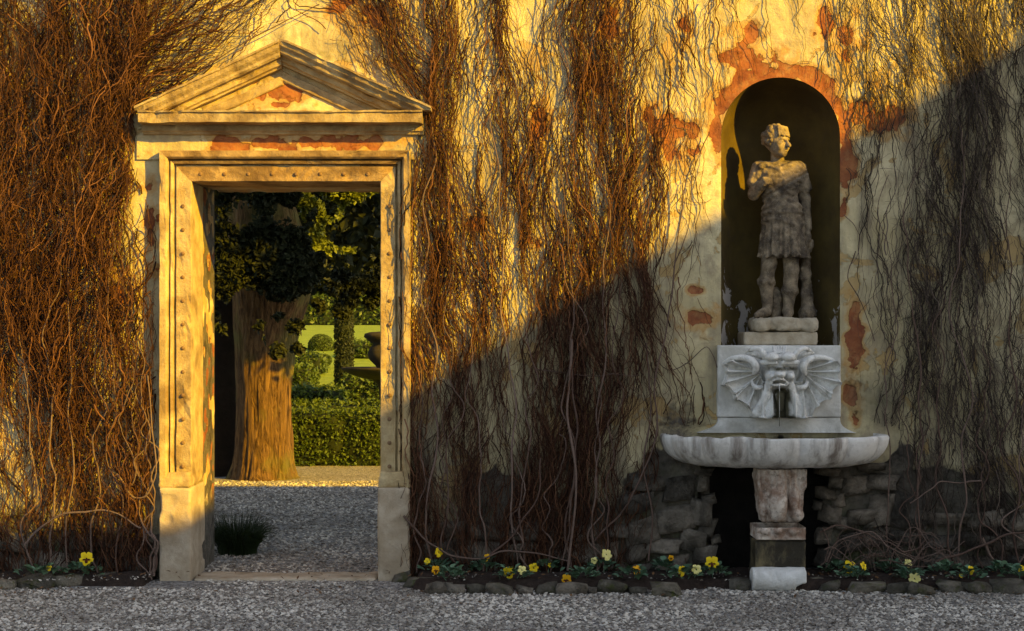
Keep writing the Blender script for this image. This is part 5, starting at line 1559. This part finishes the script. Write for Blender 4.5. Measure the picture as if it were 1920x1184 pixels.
#--PART4--
# ---------------------------------------------------------------- the garden beyond the doorway
M['box_leaf'] = leaf_mat('box_leaf', (0.035, 0.062, 0.009), (0.095, 0.135, 0.017), 0.5, 0.15)
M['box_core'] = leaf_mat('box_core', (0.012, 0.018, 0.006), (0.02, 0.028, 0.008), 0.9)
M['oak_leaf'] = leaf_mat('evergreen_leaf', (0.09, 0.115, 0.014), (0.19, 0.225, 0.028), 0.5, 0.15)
M['dark_leaf'] = leaf_mat('dark_evergreen_leaf', (0.010, 0.014, 0.005), (0.022, 0.028, 0.007), 0.7)  # near-black evergreen leaf; its colour also carries the shade behind the doorway
M['cypress_leaf'] = leaf_mat('cypress_leaf', (0.016, 0.022, 0.008), (0.035, 0.042, 0.012), 0.6)
def trunk_mat():
    t = NT('ridged_tree_bark')
    n = t.noise(1.0, 8, 0.7, vec=t.scaled((17, 17, 3.2)), dist=1.2); n2 = t.noise(1.0, 6, 0.6, vec=t.scaled((50, 50, 6)))
    c = t.mix(t.ramp(n, 0.36, 0.62), (0.035, 0.018, 0.008), (0.23, 0.135, 0.055))
    c = t.mix(t.math('MULTIPLY', t.ramp(t.noise(1.6, 5, 0.6), 0.48, 0.62), 0.65), c, (0.15, 0.155, 0.04))
    c = t.mix(t.math('MULTIPLY', t.ramp(n2, 0.5, 0.7), 0.5), c, (0.06, 0.035, 0.02))
    return t.out(c, 0.9, t.math('ADD', n, t.math('MULTIPLY', n2, 0.5)), 0.05)
M['trunk'] = trunk_mat()
M['shade_bark'] = stone_mat('shade_bark', (0.035, 0.026, 0.017), (0.018, 0.013, 0.009), (0.012, 0.012, 0.008), 9, 0.5, 0.03)  # bark darkened so the second trunk carries the main trunk's shade
def grid_faces(a, b, wrap=False):
    i, j = np.meshgrid(np.arange(a - 1), np.arange(b if wrap else b - 1), indexing='ij')
    j2 = (j + 1) % b
    return np.stack([i * b + j, i * b + j2, (i + 1) * b + j2, (i + 1) * b + j], -1).reshape(-1, 4)
def hedge(label, x0, x1, y0, y1, h, leaf=0.018, dens_=1.0, z=0.0, group='clipped box hedges of the garden', seed=1, name='box_hedge'):
    c = np.array([(x0 + x1) / 2, (y0 + y1) / 2, z])
    o = empty(name, c, label, 'hedge', group, 'thing')
    r = np.random.default_rng(seed)
    V, F = rough_box(x0, x1, y0, y1, z - 0.05, z + h, max(0.05, (x1 - x0) / 60), 0.03, seed, 0.05)
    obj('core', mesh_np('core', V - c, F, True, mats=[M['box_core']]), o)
    pts = []
    for (w1, w2, fn) in (((x0, x1), (z, z + h), 'f'), ((x0, x1), (y0, y1), 't'), ((y0, y1), (z, z + h), 'l'), ((y0, y1), (z, z + h), 'r')):
        n = int((w1[1] - w1[0]) * (w2[1] - w2[0]) / (leaf ** 2) * 1.1 * dens_)
        a, b = r.uniform(*w1, n), r.uniform(*w2, n); dd = np.abs(r.normal(0, leaf * 1.2, n)) + 0.004
        if fn == 'f': pts.append(np.stack([a, y0 - dd, b], 1))
        if fn == 't': pts.append(np.stack([a, b, z + h + dd], 1))
        if fn == 'l': pts.append(np.stack([x0 - dd, a, b], 1))
        if fn == 'r': pts.append(np.stack([x1 + dd, a, b], 1))
    P = np.concatenate(pts)
    P += 0.05 * np.stack([fbm(P[:, 0] * 4, P[:, 1] * 4, P[:, 2] * 4, seed + k, 3) for k in range(3)], 1)
    V, F = cards(P, leaf * np.ones(len(P)), 0.6)
    obj('leaves', mesh_np('leaves', V - c, F, False, mats=[M['box_leaf']]), o, kind='stuff')
hedge('low clipped box hedge directly behind the gravel path, nearest of the hedges', WX(528, 8.9), WX(760, 8.9), 8.85, 9.55, 0.59, 0.020, 1.0, seed=3)
hedge('second row of low box hedge with shaded front behind the nearest hedge', WX(520, 13.6), WX(775, 13.6), 13.4, 14.1, 0.5, 0.03, 0.9, seed=4)
hedge('thin far row of box hedge below the lawn', WX(520, 17.5), WX(640, 17.5), 17.2, 17.9, 0.60, 0.035, 0.9, z=0.0, seed=5)
hedge('far box hedge row running past the urn fountain', WX(645, 19.5), WX(790, 19.5), 19.2, 19.9, 0.70, 0.035, 0.9, z=float(terrain(0, 19.5)), seed=6)
zt_ = float(terrain(0, 27.0))
hedge('square clipped box block beside the big tree trunk', WX(543, 24), WX(584, 24), 23.4, 24.6, 0.62, 0.04, 0.9, z=float(terrain(0, 24)), seed=7)
hedge('tall stepped box block left of the topiary ball', WX(566, 30), WX(608, 30), 29, 30.4, 0.36, 0.045, 0.9, z=float(terrain(0, 30)), seed=8)
hedge('long dark hedge at the top of the sunlit lawn', WX(540, 58), WX(790, 58), 57, 58.5, 1.1, 0.09, 0.8, z=float(terrain(0, 58)), seed=9)
hedge('clipped hedge half way up the lawn at the right jamb', WX(664, 34), WX(800, 34), 33.4, 34.4, 0.35, 0.05, 0.8, z=float(terrain(0, 34)), seed=10)
def topiary(label, px_, py_, rpx, y, sq=1.0, name='topiary_ball'):
    c = W(px_, py_, y); R = rpx * (DIST + y) / FPX
    zg = float(terrain(c[0], y)); base = np.array([c[0], y, zg])
    o = empty(name, base, label, 'topiary', 'clipped topiary on the lawn', 'thing')
    V, F = lathe([(0.001, -R * 0.97)] + [(R * 0.95 * math.cos(a), R * 0.95 * math.sin(a) * sq) for a in np.linspace(-1.3, 1.3, 12)] + [(0.001, R * 0.97 * sq)], 20, c)
    obj('core', mesh_np('core', V - base, F, True, mats=[M['box_core']]), o)
    d = rng.normal(size=(2600, 3)); d /= np.linalg.norm(d, axis=1, keepdims=True)
    P = c + d * (R * (0.97 + 0.05 * rng.random((2600, 1)))) * np.array([1, 1, sq])
    V, F = cards(P, np.full(len(P), R * 0.075), 0.6)
    obj('leaves', mesh_np('leaves', V - base, F, False, mats=[M['box_leaf']]), o, kind='stuff')
    if c[2] - R > zg:
        V, F = lathe([(0.05, zg - 0.05), (0.04, c[2] - R * 0.7)], 8, (c[0], y, 0))
        obj('stem', mesh_np('stem', V - base, F, True, mats=[M['trunk']]), o)
topiary('round dark topiary ball standing on the sunlit lawn', 602, 651, 24, 36)
topiary('lower clipped box dome in front of the round ball', 607, 676, 15, 31, 0.8, 'topiary_dome')
topiary('pale clipped dome beside the big trunk on the lawn', 568, 660, 20, 41, 1.1, 'topiary_dome')
# columnar cypress
def cypress():
    y = 20.0; c = W(645, 0, y); zg = float(terrain(0, y)); base = np.array([c[0], y, zg])
    o = empty('cypress', base, 'slim dark columnar cypress between topiary ball and urn fountain', 'cypress', kind='thing')
    R = 17 * (DIST + y) / FPX; H = 4.2
    z = np.linspace(0.1, H, 40); rad = R * np.minimum(1, (H - z) / 0.8 + 0.15) * (1 + 0.1 * np.sin(z * 9))
    V, F = lathe(np.stack([rad * 0.85, z + zg], 1), 16, (c[0], y, 0))
    obj('crown_core', mesh_np('crown_core', V - base, F, True, mats=[M['box_core']]), o)
    n = 9000; zz = rng.uniform(0.1, H, n); a = rng.uniform(0, 6.28, n); rr = R * np.minimum(1, (H - zz) / 0.8 + 0.15) * (0.85 + 0.25 * rng.random(n))
    P = np.stack([c[0] + rr * np.cos(a), y + rr * np.sin(a), zg + zz], 1)
    V, F = cards(P, np.full(n, 0.03), 0.4)
    obj('crown', mesh_np('crown', V - base, F, False, mats=[M['cypress_leaf']]), o, kind='stuff')
    V, F = lathe([(0.09, zg - 0.1), (0.07, zg + 0.5)], 10, (c[0], y, 0))
    obj('trunk', mesh_np('trunk', V - base, F, True, mats=[M['trunk']]), o)
cypress()
# tiered urn fountain, half hidden by the right jamb
def urn():
    y = 16.0; k = (DIST + y) / FPX; cx = WX(722, y); base = np.array([cx, y, 0])
    o = empty('urn_fountain', base, 'dark tiered urn fountain half hidden behind the right door jamb', 'fountain', kind='thing')
    m = stone_mat('dark_weathered_bronze', (0.06, 0.05, 0.035), (0.035, 0.03, 0.022), (0.02, 0.018, 0.012), 8, 0.4, 0.01)
    z = lambda py: WZ(py, y)
    def part(nm, pr):
        V, F = lathe([(r * k, z(py)) for r, py in pr], 40, (cx, y, 0)); obj(nm, mesh_np(nm, V - base, F, True, mats=[m]), o)
    part('pedestal', [(34, 806), (34, 790), (22, 782), (12, 762), (10, 740), (14, 722), (24, 712)])
    part('bowl', [(12, 714), (40, 710), (66, 702), (80, 694), (83, 690), (80, 689), (70, 692), (30, 700), (1, 702)])
    part('vase', [(12, 696), (18, 686), (30, 674), (33, 662), (28, 652), (22, 646), (30, 640), (40, 632), (38, 626), (28, 623), (10, 622), (1, 622)])
urn()
# ---- the big tree
def crown_pts(blobs, n, seed):
    r = np.random.default_rng(seed); P = []
    w = np.array([b[3] * b[4] * b[5] for b in blobs]) ** 0.67; w = w / w.sum()
    for b, f in zip(blobs, w):
        m = max(20, int(n * f))
        d = r.normal(size=(m, 3)); d /= np.linalg.norm(d, axis=1, keepdims=True)
        rad = r.random(m)[:, None] ** 0.45
        P.append(np.array(b[:3]) + d * rad * np.array(b[3:6]))
    P = np.concatenate(P)
    keep = fbm(P[:, 0] * 2.2, P[:, 1] * 2.2, P[:, 2] * 2.2, seed, 2) > -0.25
    return P[keep]
def limb(name, pts, radii, parent, base, mat, sides=9, sub=6):
    pts = np.array(pts, float); n = len(pts)
    tt = np.linspace(0, n - 1, (n - 1) * sub + 1); i = np.clip(tt.astype(int), 0, n - 2); f = (tt - i)[:, None]
    p0, p1, p2, p3 = [pts[np.clip(i + k, 0, n - 1)] for k in (-1, 0, 1, 2)]
    C = 0.5 * (2 * p1 + (p2 - p0) * f + (2 * p0 - 5 * p1 + 4 * p2 - p3) * f ** 2 + (3 * p1 - p0 - 3 * p2 + p3) * f ** 3)
    R = np.interp(tt, np.arange(n), radii)
    V, F, _ = tubes(C[None], R[None], sides)
    obj(name, mesh_np(name, V - base, F, True, mats=[mat]), parent)
def big_tree():
    y = 7.15; k = (DIST + y) / FPX
    base = np.array([WX(476, y), y, 0])
    o = empty('evergreen_tree', base, 'massive old evergreen tree with sunlit ridged trunk seen through the doorway', 'tree', kind='thing')
    # trunk rings: photo rows with left and right edges
    rows = [(905, 424, 562), (893, 432, 554), (870, 438, 549), (830, 441, 547), (780, 443, 545), (720, 444, 546), (660, 442, 552), (610, 440, 562), (560, 436, 578), (510, 430, 590), (470, 428, 584), (430, 428, 568), (380, 430, 552), (320, 432, 542), (220, 435, 535), (60, 440, 530), (-150, 450, 525)]
    rows = np.array(rows, float)
    py = np.linspace(905, -150, 90)
    l = np.interp(-py, -rows[:, 0], rows[:, 1]); r_ = np.interp(-py, -rows[:, 0], rows[:, 2])
    NS = 200; th = np.linspace(0, 2 * math.pi, NS, endpoint=False)
    cx = (l + r_) / 2; rad = (r_ - l) / 2 * k
    V = []
    for q in range(len(py)):
        z = EYE + (HOR - py[q]) * k
        flut = 1 + 0.05 * fbm(np.cos(th) * 1.6, np.sin(th) * 1.6, z * 0.8, 5, 2) + 0.03 * fbm(np.cos(th) * 5, np.sin(th) * 5, z * 2.4, 4, 3) - 0.05 * np.abs(fbm(np.cos(th) * 10, np.sin(th) * 10, z * 2.2, 14, 3)) + 0.10 * np.exp(-z / 0.16) * np.maximum(0, np.sin(th * 4 + 1))
        V.append(np.stack([WX(cx[q], y) + rad[q] * flut * np.cos(th), y + rad[q] * 0.95 * flut * np.sin(th), np.full(NS, z)], -1))
    V = np.array(V).reshape(-1, 3)
    F = grid_faces(len(py), NS, True)
    obj('trunk', mesh_np('trunk', V - base, F, True, mats=[M['trunk']]), o)
    g = lambda a, b, d=0.0: W(a, b, y + d)
    limb('trunk', [(WX(408, y + .6), y + .6, -.1), (WX(410, y + .6), y + .6, .4), (WX(412, y + .6), y + .6, 1.5), (WX(425, y + .6), y + .5, 3.2), (WX(440, y + .5), y + .4, 5.5)], [.46, .36, .32, .30, .2], o, base, M['shade_bark'], 22)
    limb('limb', [g(520, 300, 0), g(560, 150, 1), g(640, 0, 2)], [0.3, .2, .12], o, base, M['trunk'])
    limb('limb', [g(470, 330, 0), g(430, 200, -1), g(400, 60, -2.2), g(420, -50, -3.4)], [0.26, .2, .14, .08], o, base, M['trunk'])
    limb('limb', [g(500, 250, 0), g(600, 150, -1), g(740, 60, -2.0)], [0.22, .16, .10], o, base, M['trunk'])
    # boughs hanging into view (leaf clumps in the sun)
    tb = []
    for a, b, d, r in ((548, 352, 1.2, 26), (566, 372, 1.2, 26), (582, 392, 1.2, 26), (594, 414, 1.2, 22), (590, 440, 1.3, 22), (596, 462, 1.3, 18), (612, 470, 1.3, 16), (622, 352, 1.5, 24), (650, 362, 1.6, 30), (668, 380, 1.6, 26), (656, 406, 1.6, 26),
                       (640, 428, 1.5, 26), (664, 428, 1.6, 22), (640, 452, 1.5, 24), (655, 462, 1.6, 14), (700, 350, 1.8, 22), (708, 374, 1.8, 16), (712, 404, 1.8, 12), (680, 344, 1.6, 26), (700, 434, 1.8, 8)):
        p = W(a, b, y + d); R = r * (DIST + y + d) / FPX
        tb.append((*p, R, R * 1.2, R))
    P = crown_pts(tb, 15000, 41)
    V, F = cards(P, np.full(len(P), 0.036), 0.55)
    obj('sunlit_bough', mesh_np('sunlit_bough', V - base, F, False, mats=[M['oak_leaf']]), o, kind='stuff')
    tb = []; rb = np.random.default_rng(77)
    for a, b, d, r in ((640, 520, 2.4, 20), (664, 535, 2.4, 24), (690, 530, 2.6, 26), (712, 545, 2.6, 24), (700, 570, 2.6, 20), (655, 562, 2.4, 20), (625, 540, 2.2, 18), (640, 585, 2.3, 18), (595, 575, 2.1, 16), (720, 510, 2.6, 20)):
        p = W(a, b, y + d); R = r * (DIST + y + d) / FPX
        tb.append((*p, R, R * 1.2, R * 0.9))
    for a, b, d, r in [(rb.uniform(402, 566), rb.uniform(338, 545), rb.uniform(-1.0, -.72), rb.uniform(24, 36)) for _ in range(105)] + [(rb.uniform(535, 606), rb.uniform(478, 540), rb.uniform(-.9, -.6), rb.uniform(12, 20)) for _ in range(16)] + [(rb.uniform(402, 560), rb.uniform(540, 660), rb.uniform(-1.0, -.72), rb.uniform(12, 20)) for _ in range(22)]:  # added dark-leaf clumps stand in for deep shade over the upper trunk
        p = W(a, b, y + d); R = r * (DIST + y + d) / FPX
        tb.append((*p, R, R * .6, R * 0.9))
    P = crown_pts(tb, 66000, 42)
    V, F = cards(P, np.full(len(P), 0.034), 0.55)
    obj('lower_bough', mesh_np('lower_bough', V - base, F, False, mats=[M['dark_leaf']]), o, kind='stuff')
    # the main crown: overhead and towards the wall, out of the doorway's view
    rr = np.random.default_rng(8); tb = []
    for _ in range(70):
        a = rr.uniform(0, 6.28); q = rr.uniform(0.3, 5.0)
        x, yy = base[0] + 1.6 + q * math.cos(a) * 1.1, y - 0.4 + q * math.sin(a)
        z = rr.uniform(4.4, 9.5) - 0.05 * q
        if yy < 1.5: continue
        tb.append((x, yy, z, rr.uniform(.7, 1.3), rr.uniform(.7, 1.3), rr.uniform(.45, .8)))
    sl = SUN.z / -SUN.y
    tb = [b for b in tb if not (-4.2 < b[0] - 1.25 * (8.5 - b[1]) < -0.1 and 1.3 < b[2] - sl * (8.5 - b[1]) < 4.8)]
    for _ in range(190):           # low boughs added out of view, right of the doorway, to shade the upper trunk
        s = rr.uniform(1.7, 3.4); xt = rr.uniform(-3.2, -1.5); zt = rr.uniform(1.42, 4.2)
        x = xt + 1.25 * s
        if x < -0.75: continue
        tb.append((x, 6.75 - s, zt + sl * s + 0.1 * abs(rr.normal()), .3, .3, .26))
    # hanging skirts in front of the trunk, above the sight line through the doorway
    for _ in range(14):
        x = rr.uniform(-2.9, -1.0); yy = rr.uniform(3.6, 6.0)
        z = EYE + 1.05 * (DIST + yy) / DIST + rr.uniform(0.45, 1.4)
        tb.append((x, yy, z, .5, .5, .38))
    for _ in range(60):            # unseen crown added over the wall to cut sky light, above the low sun's path
        b = (rr.uniform(-5, 5), rr.uniform(1.2, 4.5), rr.uniform(5.6, 8.0), .9, .9, .5)
        if not (-3.4 < b[0] - 1.25 * (8.5 - b[1]) < -0.9 and 1.8 < b[2] - sl * (8.5 - b[1]) < 4.4): tb.append(b)
    P = crown_pts(tb, 70000, 43)
    V, F = cards(P, np.full(len(P), 0.075), 0.55)
    obj('crown', mesh_np('crown', V - base, F, False, mats=[M['oak_leaf']]), o, kind='stuff')
big_tree()
def backdrop_tree(label, x, y, z0, z1, rx, n, leaf, seed, trunk_r=0.25, mat='dark_leaf', ry=None, tdx=0.0):
    zg = float(terrain(x, y)); base = np.array([x, y, zg])
    o = empty('evergreen_tree', base, label, 'tree', 'dark evergreen trees behind the big trunk', 'thing')
    rr = np.random.default_rng(seed); tb = []
    for _ in range(46):
        a = rr.uniform(0, 6.28); q = rx * math.sqrt(rr.random()) * 0.85; z = rr.uniform(z0, z1)
        f = 1.0 if z < z0 + 0.6 * (z1 - z0) else 0.7
        tb.append((x + q * f * math.cos(a), y + (ry or rx) / rx * q * f * math.sin(a), z, rx * .3, rx * .3, (z1 - z0) * 0.12))
    P = crown_pts(tb, n, seed)
    V, F = cards(P, np.full(len(P), leaf), 0.6)
    obj('crown', mesh_np('crown', V - base, F, False, mats=[M[mat]]), o, kind='stuff')
    limb('trunk', [(x + tdx, y, zg - .1), (x + tdx, y, (zg + z1) * .4), (x + tdx * .5, y, z1 * .85)], [trunk_r, trunk_r * .8, trunk_r * .3], o, base, M['trunk'])
    for q in range(4):
        a = rr.uniform(0, 6.28); zz = z0 + (z1 - z0) * (0.1 + 0.15 * q)
        limb('limb', [(x, y, zz), (x + rx * .4 * math.cos(a), y + rx * .4 * math.sin(a), zz + .5), (x + rx * .8 * math.cos(a), y + rx * .8 * math.sin(a), zz + .7)], [trunk_r * .4, trunk_r * .25, trunk_r * .1], o, base, M['trunk'], 6, 3)
backdrop_tree('dark evergreen tree filling the doorway behind the sunlit bough', WX(640, 13), 13.0, 2.5, 8.5, 2.3, 16000, 0.085, 61, .18, tdx=-1.1)
backdrop_tree('black-green evergreen tree beside the left edge of the big trunk', WX(400, 12), 12.6, 0.4, 8.0, 1.3, 15000, 0.085, 62, .2)
backdrop_tree('dark evergreen tree far behind, right of the cypress top', WX(705, 24), 24, 3.1, 10, 3.2, 15000, 0.12, 63, tdx=1.4)
backdrop_tree('dark evergreen tree far behind, above the topiary ball', WX(575, 26), 26, 3.2, 10, 3.2, 15000, 0.12, 64, tdx=-1.2)
backdrop_tree('unseen evergreen tree added behind the wall to shade the dark trees', 2.5, 8.7, 4.7, 8.2, 1.6, 16000, 0.085, 68, .2)  # hidden tree added to block sun from the trees behind the doorway
backdrop_tree('tall evergreen on the skyline above the far hedge', WX(640, 64), 64, 3.6, 16, 6.5, 16000, 0.26, 65, .4)
backdrop_tree('tall evergreen on the skyline towards the right jamb', WX(760, 66), 66, 3.6, 15, 6.5, 12000, 0.26, 66, .4)
backdrop_tree('tall evergreen on the skyline behind the big trunk', WX(500, 65), 65, 3.6, 16, 6.5, 12000, 0.26, 67, .4)
for k_, (x_, y_, z0_, z1_, r_, nm_) in enumerate(((-9.5, 20, 1.0, 9, 3.0, 'broad evergreen tree on the lawn far left of the big trunk'), (-15, 27, 1.5, 11, 3.6, 'wide evergreen at the left end of the garden'),
        (-20, 48, 3, 15, 6, 'tall skyline evergreen at the far left of the garden'), (-30, 62, 4, 16, 7, 'skyline evergreen beyond the left end of the garden'), (6, 60, 4, 16, 7, 'skyline evergreen beyond the right end of the garden'))):
    backdrop_tree(nm_, x_, y_, z0_, z1_, r_, 9000, 0.16 + 0.02 * r_, 80 + k_, .3, 'oak_leaf')
hedge('long box hedge running to the left behind the big trunk', -12.0, WX(515, 13.6), 13.4, 14.1, 0.5, 0.05, 0.7, seed=14)
# grass clump inside the doorway, by the left reveal
def clump():
    y = 1.15; c = np.array([WX(446, y), y, 0.0])
    o = empty('grass_clump', c, 'dark green clump of strappy grass just inside the doorway', 'grass clump', kind='thing')
    r = np.random.default_rng(3); n = 1500; K = 6
    a = r.uniform(0, 6.28, n); L = r.uniform(0.16, 0.36, n); b = r.random(n) ** 0.6 * 0.13; ti = r.random(n)
    t = np.linspace(0, 1, K)[None]
    R = b[:, None] + L[:, None] * (0.1 + 0.6 * ti[:, None]) * t ** 1.4; Z = L[:, None] * (t * 1.25 - (0.3 + 0.6 * ti[:, None]) * t ** 2.2)
    P = np.stack([R * np.cos(a)[:, None], R * np.sin(a)[:, None], Z], -1)
    V, F, _ = tubes(P, np.broadcast_to(0.0026 * (1 - 0.85 * t), (n, K)), 3)
    m = leaf_mat('strap_grass', (0.012, 0.022, 0.006), (0.03, 0.05, 0.012), 0.5)
    obj('blades', mesh_np('blades', V, F, True, mats=[m]), o, kind='stuff')
clump()
